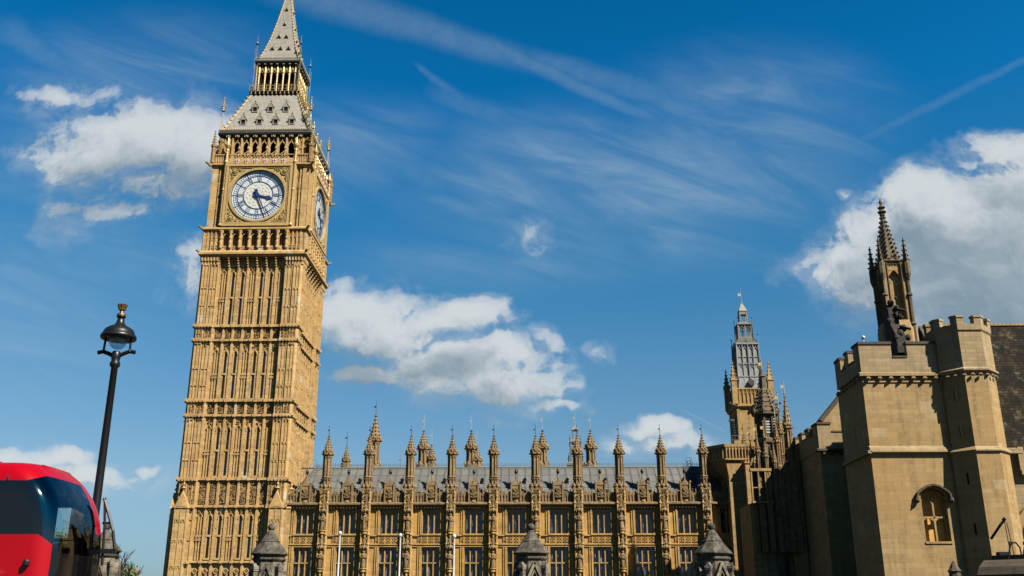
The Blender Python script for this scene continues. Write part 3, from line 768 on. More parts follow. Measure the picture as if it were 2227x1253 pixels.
    # shields
    for j in range(6):
        x = -3.17+1.27*j
        s = MB(); s.ext([(x-.25,60.68),(x+.25,60.68),(x+.25,60.25),(x+.14,60.05),(x,59.96),(x-.14,60.05),(x-.25,60.25)], -7.09, -6.95)
        so_ = s.build('shield', 'shield_white', T)
        s2 = MB(); s2.B(x-.05, x+.05, 7.09, 7.105, 59.98, 60.67); s2.B(x-.24, x+.24, 7.09, 7.103, 60.32, 60.42); s2.build('red_cross', 'shield_red', so_)
        sides(so_, T)
    # ---- parapet + belfry
    c3 = MB(); c3.sq(0, 0, [(6.6, 59.75), (6.95, 59.95), (6.95, 60.15), (6.7, 60.3)]); c3.box(-6.5, 6.5, -6.5, 6.5, 60.0, 60.8); c3.build('belfry_ledge', 'gold_stone', T)
    pb = MB()
    pb.B(-4.6, 4.6, 6.75, 6.9, 60.76, 60.9)
    for j in range(6):
        x = -3.17+1.27*j
        pb.bar(x-.62, 61.45, x, 61.95, .12, -6.92, -6.74); pb.bar(x, 61.95, x+.62, 61.45, .12, -6.92, -6.74)
        for a, b_, c_, d in ((-.45,61.2,0,61.55),(0,61.55,.45,61.2),(-.45,61.2,0,60.88),(0,60.88,.45,61.2)): pb.bar(x+a, b_, x+c_, d, .1, -6.9, -6.76)
        pb.B(x-.63, x+.63, 6.72, 6.8, 60.88, 61.4)
    pb.B(-4.6, 4.6, 6.74, 6.92, 61.38, 61.48)
    for sg in (-1, 1):
        pb.B(*sorted((sg*4.9, sg*6.7)), 6.55, 6.7, 60.3, 61.5)
        for j in range(6): pb.B(sg*(4.95+j*.33)-.05, sg*(4.95+j*.33)+.05, 6.7, 6.78, 60.4, 61.4)
        pb.B(*sorted((sg*4.85, sg*6.8)), 6.5, 6.85, 61.4, 61.55)
    o = pb.build('belfry_parapet', 'gold_stone', T); sides(o, T)
    for j in range(6):
        gf = MB(); x = -3.17+1.27*j; gf.tube((x, -6.9, 61.1), (x, -6.83, 62.0), .05); gf.lathe(x, -6.83, [(.05,61.95),(.05,62.2),(.18,62.35),(.13,62.6),(.04,62.75),(.02,62.95)], 6)
        gf.blob(x, -6.9, 61.2, .14)
        o = gf.build('gilt_finial', 'gilding', T); sides(o, T)

    be = MB()
    bx = [-4.375+1.25*k_ for k_ in range(8)]
    for x in bx: be.B(x-.16, x+.16, 5.6, 6.15, 60.5, 64.3); be.B(x-.08, x+.08, 6.15, 6.28, 60.5, 64.3)
    for x0, x1 in zip(bx, bx[1:]):
        yarch(be, x0+.1, x1-.1, 62.9, 64.3, 5.85, 6.1, .14); be.ext([(x0,63.6),(x0+.5,64.32),(x0,64.32)], -6.0, -5.8); be.ext([(x1,63.6),(x1,64.32),(x1-.5,64.32)], -6.0, -5.8)
    for sg in (-1, 1):
        be.B(*sorted((sg*4.5, sg*6.1)), 5.3, 6.05, 60.5, 64.3)
        for x in (4.8, 5.4, 6.0): be.B(sg*x-.09, sg*x+.09, 6.0, 6.2, 60.5, 64.3)
        for x in (5.1, 5.7):
            quatre(be, sg*x, 62.9, .22, 6.0, 6.15, .06); yarch(be, sg*x-.25, sg*x+.25, 63.3, 64.2, 6.0, 6.15, .07)
        be.lathe(sg*6.05, -6.05, [(.32,60.5),(.32,63.6),(.42,63.8),(.3,64.3)], 8)
    o = be.build('belfry_arcade', 'gold_stone', T); sides(o, T)
    MB().box(-4.6, 4.6, -4.6, 4.6, 60.0, 64.5).build('belfry_core', 'dark_void', T)
    # corner pinnacles with flying arches
    pn = MB(); x = 6.72
    pn.lathe(x, -x, [(.3,60.3),(.3,62.6),(.4,62.7),(.4,62.9),(.28,63.0)], 6)
    crocket_spire(pn, x, -x, 62.9, .3, 65.0, .05, 6, 5, .1); pn.blob(x, -x, 65.1, .15)
    pn.bar(x-.25, 62.4, x-1.0, 62.9, .14, -x-.08+.5, -x+.08+.5)
    pn.path([(x-.2,-x+.2,62.2),(x-.4,-x+.4,62.65),(x-.8,-x+.8,62.9)], .1); pn.path([(x-.2,-x+.2,61.4),(x-.5,-x+.5,61.7),(x-.8,-x+.8,62.5)], .08)
    o = pn.build('corner_pinnacle', 'gold_stone_dark', T); sides(o, T)
    # ---- cornice and lower roof
    ct = MB(); ct.sq(0, 0, [(6.0, 64.2), (6.05, 64.35), (6.45, 64.75), (6.45, 65.05), (6.25, 65.1)]); ct.build('iron_cornice', 'black_paint', T)
    cg = MB()
    for j in range(9): x = -5.0+j*1.25; cg.B(x-.28, x+.28, 6.15, 6.38, 64.42, 64.7); cg.blob(x, -6.34, 64.58, .2)
    for j in range(40): x = -6.1+j*.313; cg.blob(x, -6.42, 65.62, .09, 1.6)
    o = cg.build('gilt_bosses', 'gilding', T); sides(o, T)
    cr = MB(); cr.B(-6.42, 6.42, 6.36, 6.42, 65.1, 65.16); cr.B(-6.42, 6.42, 6.36, 6.42, 65.46, 65.52)
    for j in range(42):
        x = -6.3+j*.307; cr.bar(x, 65.1, x+.15, 65.48, .05, -6.41, -6.37); cr.bar(x+.3, 65.1, x+.15, 65.48, .05, -6.41, -6.37)
    cr.B(-6.3, 6.3, 6.2, 6.3, 65.05, 65.5)
    o = cr.build('iron_cresting', 'iron_grey', T); sides(o, T)
    rf = MB(); rf.sq(0, 0, [(6.15, 65.08), (5.95, 65.6), (4.6, 69.2), (3.35, 72.7)]); rf.build('lower_roof', 'iron_tile', T)
    def roof_d(z): return 5.95+(3.35-5.95)*(z-65.6)/(72.7-65.6)
    hp = MB()
    for j in range(9):
        z = 66.2+j*.72; q = roof_d(z)+.06; hp.blob(q, -q, z, .22, 1.2); hp.blob(q+.12, -q-.12, z+.2, .13)
    hp.tube((5.95,-5.95,65.6), (3.35,-3.35,72.7), .09)
    o = hp.build('gilt_crockets', 'gilding', T); sides(o, T)
    fn = MB(); q = 6.15
    fn.tube((q,-q,65.0), (q,-q,70.8), .075, .04); fn.tube((q-.5,-q+.5,66.0), (q,-q,66.6), .05); fn.tube((q+.18,-q-.18,65),(q+.18,-q-.18,67.3), .05, .02)
    fn.lathe(q, -q, [(.05,68.4),(.3,68.6),(.12,68.8),(.2,69.0),(.06,69.2)], 6)
    for a in range(4): fn.blob(q+.25*cos(a*pi/2), -q+.25*sin(a*pi/2), 69.35, .16)
    fn.blob(q, -q, 69.6, .2); fn.blob(q, -q, 70.5, .16)
    o = fn.build('gilt_corner_finial', 'gilding', T); sides(o, T)
    for (xs, z) in (((-3.42,-1.14,1.14,3.42), 66.9), ((-2.2,0,2.2), 69.35)):
        for x in xs:
            dm = MB(); d0 = roof_d(z); 
            dm.B(x-.4, x-.28, d0-1.2, d0+.12, z-.1, z+.75); dm.B(x+.28, x+.4, d0-1.2, d0+.12, z-.1, z+.75)
            dm.ext([(x-.52,z+.62),(x+.52,z+.62),(x,z+1.35)], -d0-.16, -d0+1.3); dm.B(x-.42, x+.42, d0-1.2, d0+.15, z-.16, z-.05)
            do = dm.build('dormer', 'iron_tile', T)
            MB().B(x-.28, x+.28, d0-1.0, d0+.02, z-.05, z+.7).build('opening', 'dark_void', do)
            gd = MB(); gd.bar(x-.54, z+.64, x, z+1.4, .08, -d0-.2, -d0-.12); gd.bar(x+.54, z+.64, x, z+1.4, .08, -d0-.2, -d0-.12); finial(gd, x, -d0-.1, z+1.3, .17, .65)
            for sg in (-1, 1): gd.blob(x+sg*.3, -d0-.16, z+1.05, .1)
            gd.build('gilt_trim', 'gilding', do)
            sides(do, T)
    # ---- balcony and lantern
    bl = MB(); bl.sq(0, 0, [(3.3,72.5),(3.35,72.7),(3.62,73.05),(3.62,73.2),(3.4,73.25)]); bl.build('balcony', 'black_paint', T)
    ba = MB()
    for j in range(12): x = -3.3+j*.6; ba.B(x-.06, x+.06, 3.3, 3.66, 72.75, 73.1); ba.blob(x, -3.66, 73.1, .12)
    ba.B(-3.62, 3.62, 3.56, 3.6, 73.6, 73.64); ba.B(-3.62, 3.62, 3.56, 3.6, 74.1, 74.15)
    for j in range(13): x = -3.6+j*.6; ba.B(x-.03, x+.03, 3.56, 3.61, 73.2, 74.2); ba.blob(x, -3.59, 74.3, .08)
    o = ba.build('gilt_railing', 'gilding', T); sides(o, T)
    ln = MB(); lx = [-2.66+.887*k_ for k_ in range(7)]
    for x in lx: ln.lathe(x, -2.8, [(.2,73.2),(.2,73.5),(.13,73.6),(.13,76.5),(.2,76.6),(.15,77.8)], 8)
    for x in (-3.0, 3.0): ln.lathe(x, -3.0, [(.2,73.2),(.15,73.5),(.13,77.6),(.2,77.8)], 8)
    for x0, x1 in zip(lx, lx[1:]):
        yarch(ln, x0+.08, x1-.08, 76.2, 77.7, 2.72, 2.9, .1); xm = (x0+x1)/2
        quatre(ln, xm, 77.25, .2, 2.72, 2.88, .06); ln.blob(xm, -2.85, 76.7, .1)
    o = ln.build('lantern_arcade', 'gilding', T); sides(o, T)
    MB().box(-2.1, 2.1, -2.1, 2.1, 73.0, 77.8).build('lantern_core', 'dark_void', T)
    uc = MB(); uc.sq(0, 0, [(2.85,77.6),(2.95,77.75),(3.3,78.1),(3.3,78.4),(3.1,78.5)]); uc.build('lantern_cornice', 'black_paint', T)
    ug = MB()
    for j in range(7): x = -2.7+j*.9; ug.B(x-.15, x+.15, 3.0, 3.2, 77.85, 78.1)
    for j in range(26): x = -3.2+j*.256; ug.blob(x, -3.28, 78.95, .07, 1.6)
    o = ug.build('gilt_cornice_bosses', 'gilding', T); sides(o, T)
    ug = MB(); ug.B(-3.28, 3.28, 3.2, 3.26, 78.42, 78.5); ug.B(-3.28, 3.28, 3.2, 3.26, 78.78, 78.85)
    for j in range(22): x = -3.2+j*.3; ug.bar(x, 78.45, x+.15, 78.82, .05, -3.25, -3.2); ug.bar(x+.3, 78.45, x+.15, 78.82, .05, -3.25, -3.2)
    o = ug.build('lantern_cresting', 'iron_grey', T); sides(o, T)
    spz = [(2.95,78.45),(2.78,79.2),(2.25,81.0),(1.72,83.2),(1.2,86.0),(.72,89.0),(.42,90.9),(.2,92.6)]
    sp = MB(); sp.sq(0, 0, spz); sp.build('spire', 'iron_tile', T)
    def sp_d(z):
        for (a, za), (b_, zb) in zip(spz, spz[1:]):
            if za <= z <= zb: return a+(b_-a)*(z-za)/(zb-za)
        return .3
    sk = MB()
    for j in range(22): z = 79.5+j*.58; q = sp_d(z)+.04; sk.blob(q, -q, z, .17-.003*j, 1.2)
    for z0, z1 in zip((79.2,81.0,83.2,86.0,89.0), (81.0,83.2,86.0,89.0,92.0)): sk.tube((sp_d(z0),-sp_d(z0),z0), (sp_d(z1),-sp_d(z1),z1), .06)
    o = sk.build('gilt_spire_crockets', 'gilding', T); sides(o, T)
    for xs, z in (((-1.2,0,1.2), 80.8), ((-.55,.55), 83.2), ((0,), 85.7), ((0,), 88.6)):
        for x in xs:
            lm = MB(); q = sp_d(z); sc_ = .8 if z > 85 else 1
            lm.ext([(x-.26*sc_,z),(x+.26*sc_,z),(x,z+.5*sc_)], -q-.14, -q+.5); lo = lm.build('lucarne', 'dark_void', T)
            l2 = MB(); l2.bar(x-.3*sc_, z, x, z+.56*sc_, .07, -q-.18, -q+.3); l2.bar(x+.3*sc_, z, x, z+.56*sc_, .07, -q-.18, -q+.3); l2.blob(x, -q-.12, z+.62*sc_, .08)
            l2.build('gilt_hood', 'gilding', lo); sides(lo, T)
    lf = MB(); q = 3.2
    lf.tube((q,-q,78), (q,-q,82.6), .06, .03); lf.lathe(q, -q, [(.05,81.1),(.28,81.25),(.1,81.5),(.04,81.7)], 6); lf.blob(q,-q,82.6,.1)
    lf.tube((q+.15,-q-.15,77), (q+.15,-q-.15,80.4), .05, .03); lf.tube((q-.4,-q+.4,79.3),(q,-q,79.9), .04)
    lf.tube((q+.1,-q-.1,73), (q+.1,-q-.1,77.8), .07)
    o = lf.build('iron_corner_finial', 'iron_grey', T); sides(o, T)
    tp = MB(); tp.lathe(0, 0, [(.3,92.4),(.5,92.6),(.3,92.9),(.12,93.2),(.1,94.2),(.35,94.6),(.1,95),(.05,96.5)], 8); tp.tube((-.4,0,95.8),(.4,0,95.8), .05); tp.build('top_finial', 'gilding', T)
clock_tower()

# ------------------------------------------------------------------ figures for the niches
def statue(mb, cx, cy, z0, h, seed):
    """robed standing figure, one continuous surface with head, shoulders and forearms folded in front"""
    rnd = random.Random(seed); n = 10; ls = rnd.uniform(-.05, .05)*h
    prof = [(.155,0),(.165,.05),(.14,.25),(.135,.42),(.12,.54),(.135,.64),(.165,.74),(.15,.81),(.06,.845),(.052,.865),(.075,.90),(.08,.94),(.06,.985),(.01,1.0)]
    vs = []
    for r, z in prof:
        for i in range(n):
            a = 2*pi*i/n; fold = 1+.10*cos(a*5+seed)*(z < .6); flat = .72 if .6 < z < .83 else 1.
            lean = ls*sin(z*pi)
            vs.append((cx+lean+r*h*fold*cos(a), cy+r*h*fold*flat*sin(a), z0+z*h))
    m = len(prof)
    fs = [tuple(range(n-1,-1,-1)), tuple(range((m-1)*n, m*n))]
    for k in range(m-1): fs += [(k*n+i, k*n+(i+1)%n, (k+1)*n+(i+1)%n, (k+1)*n+i) for i in range(n)]
    mb.add(vs, fs)
    for sg in (-1, 1):
        sh = (cx+sg*.15*h, cy, z0+.76*h); el = (cx+sg*.19*h, cy-.05*h, z0+.56*h)
        hd = (cx+sg*rnd.uniform(-.02, .10)*h, cy-.16*h, z0+rnd.uniform(.52, .68)*h)
        mb.tube(sh, el, .048*h, .04*h); mb.tube(el, hd, .04*h, .028*h); mb.blob(*hd, .04*h)
    if rnd.random() < .6: mb.tube((cx+.13*h, cy-.17*h, z0+.02*h), (cx+.13*h, cy-.17*h, z0+.9*h), .015*h)

def pinnacle(mb, cx, cy, zb, zs, zt, r, rows=6):
    """octagonal shaft with slit panels, crown of gablets, crocketed spire"""
    mb.lathe(cx, cy, [(r*.72, zb), (r*.72, zs)], 8, pi/8)
    for i in range(8):
        a = pi/8+pi/4*i; x, y = cx+r*.78*cos(a), cy+r*.78*sin(a)
        mb.tube((x,y,zb), (x,y,zs), r*.13, None, 5); 
    for f in (.0, .33): z = zb+(zs-zb)*f; mb.lathe(cx, cy, [(r*.8,z),(r*.98,z+.07),(r*.98,z+.17),(r*.8,z+.24)], 8, pi/8)
    for i in range(8):
        a = pi/4*i; x, y = cx+r*.78*cos(a), cy+r*.78*sin(a)
        mb.blob(x, y, zs-.25, r*.2, 1.6); mb.blob(cx+r*.9*cos(a), cy+r*.9*sin(a), zb+.2, r*.25)
        mb.blob(cx+r*.85*cos(a), cy+r*.85*sin(a), zb+(zs-zb)*.3, r*.2)
    mb.lathe(cx, cy, [(r*.82,zs-.12),(r*1.12,zs),(r*1.12,zs+.16),(r*.9,zs+.22)], 8, pi/8)
    for i in range(8):
        a = pi/8+pi/4*i; mb.blob(cx+r*1.18*cos(a), cy+r*1.18*sin(a), zs+.12, r*.2, 1.2)
        a = pi/4*i; mb.blob(cx+r*.85*cos(a), cy+r*.85*sin(a), zs+.45, r*.3, 1.6)
    zp = zs+(zt-zs)*.86
    crocket_spire(mb, cx, cy, zs+.18, r*.92, zp, r*.1, 8, rows, r*.2)
    finial(mb, cx, cy, zp-.1, r*.34, zt-zp+.1)

# ------------------------------------------------------------------ palace range
def palace_range():
    BP = 5.14; X0 = -25.33; NB = 11; YF = 120.6
    T = thing('palace_range', 'long honey stone gothic range with statue buttresses, crocketed pinnacles and grey metal roof', 'palace', (0, YF, 0))
    def win_x(k): return X0+BP*k+BP/2+.16
    # wall: piers between windows, spandrels
    w = MB(); hw = 1.14
    xs = [win_x(k) for k in range(-1, NB-1)]
    left = -30.1
    for x in xs+[None]:
        right = x-hw if x is not None else 27.0
        w.box(left, right, 0, 1.2, 0, 14.4)
        if x is not None: left = x+hw
    for x in xs:
        w.box(x-hw, x+hw, 0, 1.2, 0, 5.6); w.box(x-hw, x+hw, .0, 1.2, 9.45, 10.98); w.box(x-hw, x+hw, .0, 1.2, 13.92, 14.4)
    w.box(-30.1, 27, 1.0, 1.2, 0, 14.4)
    w.build('wall', 'palace_stone', T)
    tr = MB()   # relief on the wall
    for k in range(-1, NB-1):
        x = win_x(k)
        for z0, z1 in ((4.0, 9.55), (10.98, 14.0)):
            for sg in (-1, 1):
                tr.box(x+sg*1.22-.07, x+sg*1.22+.07, -.2, 0, z0, z1); tr.box(x+sg*1.45-.05, x+sg*1.45+.05, -.1, 0, z0, z1)
        for dx in (-1.42, 1.62):   # narrow blind panels beside the windows
            for z0, z1 in ((5.6, 9.3), (11.1, 13.9)):
                carve(tr, x+dx-.02, x+dx+.26, .0, z1-1.1, z1-.1, 12, .14, .14)
            quatre(tr, x+dx+.12, 10.35, .2, .0, .1, .06)
            tr.box(x+dx-.12, x+dx-.06, -.12, 0, 5, 14); tr.box(x+dx+.3, x+dx+.36, -.12, 0, 5, 14)
            tr.blob(x+dx+.14, -.06, 7.4, .11)
        tr.box(x-1.3, x+1.3, -.26, 0, 10.82, 11.0)          # sill
    tr.build('blind_panels', 'palace_stone', T)
    sc = MB()
    for z, h, o in ((10.80, .16, .2), (9.78, .16, .2), (9.5, .1, .12)): sc.box(-30.1, 27, -o, 0, z-h/2, z+h/2)
    sc.build('string_course', 'palace_stone', T)
    qb = None
    for k in range(-1, NB-1):
        x = win_x(k)
        if qb is None:
            q = MB()
            q.box(-1.2, 1.2, -.02, .0, 9.9, 10.7)
            for dx in (-.76, 0, .76):
                q.ann(dx, 10.3, .27, .33, -.13, -.02, 16)
                q.ann(dx, 10.3, .08, .14, -.13, -.02, 8)
                for a in range(4):
                    a_ = pi/4+a*pi/2; q.bar(dx+cos(a_)*.12, 10.3+sin(a_)*.12, dx+cos(a_)*.46, 10.3+sin(a_)*.46, .06, -.12, -.02)
            for dx in (-1.14, -.38, .38, 1.14): q.box(dx-.05, dx+.05, -.15, -.02, 9.85, 10.75)
            qb = q.build('quatrefoil_panel', 'palace_stone', T); qb.location = (x, 0, 0)
        else: dup(qb, T, (x, 0, 0))
    # windows
    def mk_window(z0, z1, head, trans):
        m = MB(); hw_ = 1.14
        for dx in (-1.1, -.36, .36, 1.1): m.box(dx-.06, dx+.06, .16, .42, z0, z1)
        for a, b in ((-1.1,-.36),(-.36,.36),(.36,1.1)):
            if head: yarch(m, a, b, z1-1.05, z1, -.38, -.2, .085)
            else:
                m.ext([(a,z1-.35),(a+.22,z1),(a,z1)], .2, .4); m.ext([(b,z1-.35),(b,z1),(b-.22,z1)], .2, .4)
        for z in trans: m.box(-1.1, 1.1, .16, .42, z-.06, z+.06)
        o = m.build('window', 'palace_stone', T)
        gl = MB()
        for j, (a, b) in enumerate(((-1.1,-.36),(-.36,.36),(.36,1.1))):
            gl.box(a, b, .44, .46, z0, z1)
        gl.build('glass', 'leaded_glass', o)
        return o
    wu = mk_window(10.98, 13.92, True, ()); wl = mk_window(5.6, 9.45, False, (7.62,))
    for k in range(-1, NB-1):
        x = win_x(k)
        if k == -1: wu.location = (x,0,0); wl.location = (x,0,0)
        else: dup(wu, T, (x,0,0)); dup(wl, T, (x,0,0))
    # cornice and parapet
    cn = MB(); cn.exty([(0,14.1),(-.18,14.15),(-.62,14.42),(-.62,14.62),(-.25,14.74),(.3,14.74),(.3,14.1)], -30.1, 27)
    for j in range(150): x = -29.8+j*.38; cn.box(x-.05, x+.05, -.4, 0, 14.02, 14.2)
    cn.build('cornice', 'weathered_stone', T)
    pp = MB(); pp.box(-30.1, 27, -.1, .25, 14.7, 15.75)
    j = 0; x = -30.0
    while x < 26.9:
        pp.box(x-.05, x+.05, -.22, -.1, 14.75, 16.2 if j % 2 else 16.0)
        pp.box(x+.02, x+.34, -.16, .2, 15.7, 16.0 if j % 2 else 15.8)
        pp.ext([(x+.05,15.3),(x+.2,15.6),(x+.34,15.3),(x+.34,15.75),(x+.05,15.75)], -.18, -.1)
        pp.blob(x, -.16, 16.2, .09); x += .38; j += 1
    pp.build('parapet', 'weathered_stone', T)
    gb = None
    for k in range(-1, NB-1):
        x = win_x(k)
        if gb is None:
            q = MB(); q.box(-.62, .62, -.3, .25, 14.7, 16.75)
            q.ext([(-.7,16.7),(.7,16.7),(.38,17.0),(0,17.45),(-.38,17.0)], -.36, .25)
            for sg in (-1, 1): q.box(sg*.55-.09, sg*.55+.09, -.46, -.3, 14.6, 16.9); q.blob(sg*.6, -.4, 17.05, .16, 1.5)
            q.ext([(-.4,15.2),(.4,15.2),(.4,16.0),(0,16.55),(-.4,16.0)], -.36, -.3)
            carve(q, -.32, .32, .36, 15.2, 16.3, 34, .2, .2)
            q.lathe(0, -.35, [(.1,14.3),(.28,14.55),(.3,14.75),(.2,14.95)], 8)
            q.tube((0,-.1,17.3), (0,-.1,18.1), .12, .07)
            gb = q.build('parapet_gablet', 'weathered_stone', T)
            MB().lathe(0, -.1, [(.06,18.05),(.16,18.2),(.2,18.4),(.17,18.55),(.05,18.7)], 8).build('urn_finial', 'black_paint', gb)
            gb.location = (x,0,0)
        else: dup(gb, T, (x,0,0))
    # buttresses with statues and pinnacles
    for k in range(0, NB):
        x = X0+BP*k
        if k == 0:
            b = MB()
            b.box(-.50, .50, -.62, 0, 0, 16.2)
            for sg in (-1, 1):
                b.lathe(sg*.43, -.72, [(.11,0),(.11,15.6),(.16,15.7),(.02,16.3)], 6)
                for z in (9.7, 10.8, 14.5): b.lathe(sg*.43, -.72, [(.11,z-.1),(.18,z),(.18,z+.1),(.11,z+.2)], 6)
            for z in (7.0, 11.4):      # pedestals
                b.lathe(0, -.80, [(.1,z-.9),(.14,z-.6),(.3,z-.45),(.3,z-.33),(.22,z-.28),(.36,z-.12),(.36,z)], 8)
            cnp = MB()
            for z0, z1 in ((9.3, 10.7), (13.6, 16.0)):   # canopies
                cnp.lathe(0, -.68, [(.42,z0),(.44,z0+.15),(.3,z0+.3),(.22,z0+.7),(.08,z1)], 8)
                for q in range(8): a = q*pi/4; cnp.blob(.42*cos(a), -.68+.42*sin(a), z0+.02, .11, 2.); cnp.blob(.3*cos(a), -.68+.3*sin(a), z0+.5, .09, 2.2)
            carve(cnp, -.4, .4, .63, 13.6, 16.0, 46, .2, .28); carve(cnp, -.34, .34, .61, 9.4, 10.7, 18, .18, .22)
            for z in (14.5, 16.1): cnp.box(-.6, .6, -.78, .1, z, z+.16)
            cnp.box(-.62, .62, -.68, .62, 14.9, 16.4)
            cnp.box(-.51, .51, -.635, 0, 13.5, 14.88)
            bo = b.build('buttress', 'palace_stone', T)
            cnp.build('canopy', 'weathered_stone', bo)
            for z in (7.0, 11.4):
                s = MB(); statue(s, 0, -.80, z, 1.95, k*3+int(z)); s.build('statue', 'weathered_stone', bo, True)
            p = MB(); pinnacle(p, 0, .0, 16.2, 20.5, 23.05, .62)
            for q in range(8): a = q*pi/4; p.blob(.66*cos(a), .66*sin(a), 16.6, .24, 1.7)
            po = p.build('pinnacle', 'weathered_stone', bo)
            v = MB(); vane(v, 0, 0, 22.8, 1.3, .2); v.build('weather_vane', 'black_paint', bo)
            bo.location = (x,0,0); first = bo
        else:
            c = dup(first, T, (x,0,0))
            for s_ in kids(c):
                if s_.name.startswith('statue'):
                    z = 7.0 if abs(s_.data.vertices[0].co.z-7) < 1 else 11.4
                    s = MB(); statue(s, 0, -.80, z, random.uniform(1.85, 2.0), k*3+int(z)); o2 = s.build('tmp', 'weathered_stone', None, True)
                    s_.data = o2.data; bpy.data.objects.remove(o2)
                    s_.data.name = 'statue'
    # roof
    r = MB(); r.exty([(.8,15.6),(6.2,19.75),(12,15.6)], -27.6, 26.9)
    r.add([(-29.9,.8,15.6),(-27.6,.8,15.6),(-27.6,6.2,19.75),(-28.4,6.2,19.75)], [(0,1,2,3)])
    ro = r.build('roof', 'roof_sheet', T)
    sl_ = (19.75-15.6)/5.4
    rb = MB()
    for j in range(54): x = -27.6+j*1.03; rb.tube((x,.78,15.62), (x,6.2,19.80), .05, None, 4)
    rb.tube((-30,6.2,19.78), (26.9,6.2,19.78), .12)
    rb.build('roof_seams', 'iron_grey', ro)
    vt = None
    for k in range(-1, NB-1):
        x = win_x(k)+1.05+.2*((k*7) % 3-1); y = 3.2; z = 15.6+(y-.8)*sl_
        if vt is None:
            q = MB(); q.box(-.16, .16, -.25, .3, -.1, .42); q.ext([(-.24,.4),(.24,.4),(0,.66)], -.32, .4); q.box(-.05, .05, -.3, -.2, .1, .3)
            vt = q.build('roof_vent', 'black_paint', T); vt.location = (x, y, z)
        else: dup(vt, T, (x, y, z))
    cr = MB(); cr.box(-28.4, 26.9, 6.17, 6.23, 19.85, 19.9); cr.box(-28.4, 26.9, 6.17, 6.23, 20.08, 20.12)
    for j in range(184):
        x = -28.3+j*.3; cr.bar(x, 19.85, x, 20.42 if j % 2 else 20.25, .035, 6.18, 6.22); cr.bar(x-.1, 20.27, x+.1, 20.27, .05, 6.18, 6.22)
    cr.build('ridge_cresting', 'iron_grey', T)
    ld = MB()   # access ladder up the roof end beside the tower
    for q in (0, .5): ld.tube((-29.6+q, .9, 15.9), (-28.0+q, 6.1, 20.0), .04)
    for j in range(14): f = j/13; ld.tube((-29.6+1.6*f, .9+5.2*f, 15.9+4.1*f), (-29.1+1.6*f, .9+5.2*f, 15.9+4.1*f), .03)
    ld.path([(-29.4,1,16.8),(-28.2,6,21.0),(-27.9,6.2,19.9)], .035); ld.path([(-28.9,1,16.8),(-27.7,6,21.0)], .035)
    ld.build('roof_ladder', 'iron_grey', T)
    ld = MB()   # cage ladder by the right-hand pinnacle
    for q in (0, .35): ld.tube((19.9+q,2.2,16.5), (19.9+q,5.9,20.6), .03)
    for j in range(9): f = j/8; ld.ann(20.07, 16.8+3.8*f, .36, .4, 2.2+3.7*f, 2.24+3.7*f, 12)
    ld.build('cage_ladder', 'black_paint', T)
palace_range()

# ------------------------------------------------------------------ turrets of the ranges behind
def rear_range():
    T = thing('rear_range', 'hidden range behind the grey roof with a row of stone turrets showing over its ridge', 'palace', (0, 140, 0))
    MB().box(-29, 18, -3, 8, 0, 20.3).build('wall', 'weathered_stone', T)
    r = MB(); r.exty([(-3,20.3),(2.5,21.6),(8,20.3)], -29, 18); r.build('roof', 'roof_sheet', T)
    for (x, zb, zs, zt, r_, vn, n) in ((-22.75,19,25.5,29.6,.88,.5,0),(-26.75,19,22.6,25.0,.55,.6,0),(-15.68,19,24.3,27.2,.80,1.0,0),(-14.5,19,22.8,25.2,.62,.9,0),
                              (-8.8,19,24.3,27.2,.80,1.0,0),(-8.0,19,22.6,25.0,.7,.9,0),(1.45,19,24.3,27.2,.80,1.0,0),(8.35,19,24.3,27.2,.80,1.0,0)):
        p = MB(); pinnacle(p, x, 0, zb, zs, zt, r_, 6)
        p.lathe(x, 0, [(r_*1.15,20.4),(r_*1.25,20.7),(r_*1.25,22.0),(r_*1.0,22.2)], 8, pi/8)
        for q in range(8):
            a = pi/8+q*pi/4; p.blob(x+r_*1.15*cos(a), r_*1.15*sin(a), 22.2, r_*.25, 2.)
        po = p.build('turret', 'weathered_stone', T)
        v = MB(); vane(v, x, 0, zt-.2, 1.4+vn, .28); v.build('weather_vane', 'gilding' if x > -20 else 'black_paint', po)
    v = MB(); vane(v, -18.9, 0, 21, 3.1, .25); v.build('weather_vane', 'iron_grey', T)
rear_range()

def far_lantern():
    T = thing('roof_lantern', 'slim grey openwork lantern spire showing above the long roof between two pinnacles', 'lantern', (6.6, 150, 0))
    m = MB(); m.sq(0, 0, [(1.15,0),(1.15,23.2),(1.3,23.3),(1.3,23.6),(.95,23.9)])
    for i in range(8):
        x = (-1.05 if i % 2 else 1.05); y = (-1.05 if i//2 % 2 else 1.05); m.tube((x,y,21.5), (x,y,25.2), .1, .03); m.blob(x,y,24.6,.16)
    for x in (-.7, .7):
        for y in (-.7, .7): m.box(x-.14, x+.14, y-.14, y+.14, 23.8, 26.8); m.tube((x*1.2,y*1.2,26.4), (x*1.2,y*1.2,28), .06, .02)
    yarch(m, -.6, .6, 25.6, 26.8, .6, .75, .12); m.box(-.06, .06, -.75, -.6, 23.8, 26)
    m.sq(0, 0, [(.85,26.7),(.92,26.8),(.92,27.0),(.55,27.4),(.5,27.4)])
    for x in (-.38, .38):
        for y in (-.38, .38): m.box(x-.09, x+.09, y-.09, y+.09, 27.3, 28.8)
    m.sq(0, 0, [(.5,28.7),(.55,28.8),(.5,29.0),(.1,29.6)])
    m.build('lantern_frame', 'iron_grey', T)
    v = MB(); vane(v, 0, 0, 29.4, 2.3, .3); v.build('weather_vane', 'gilding', T)
far_lantern()

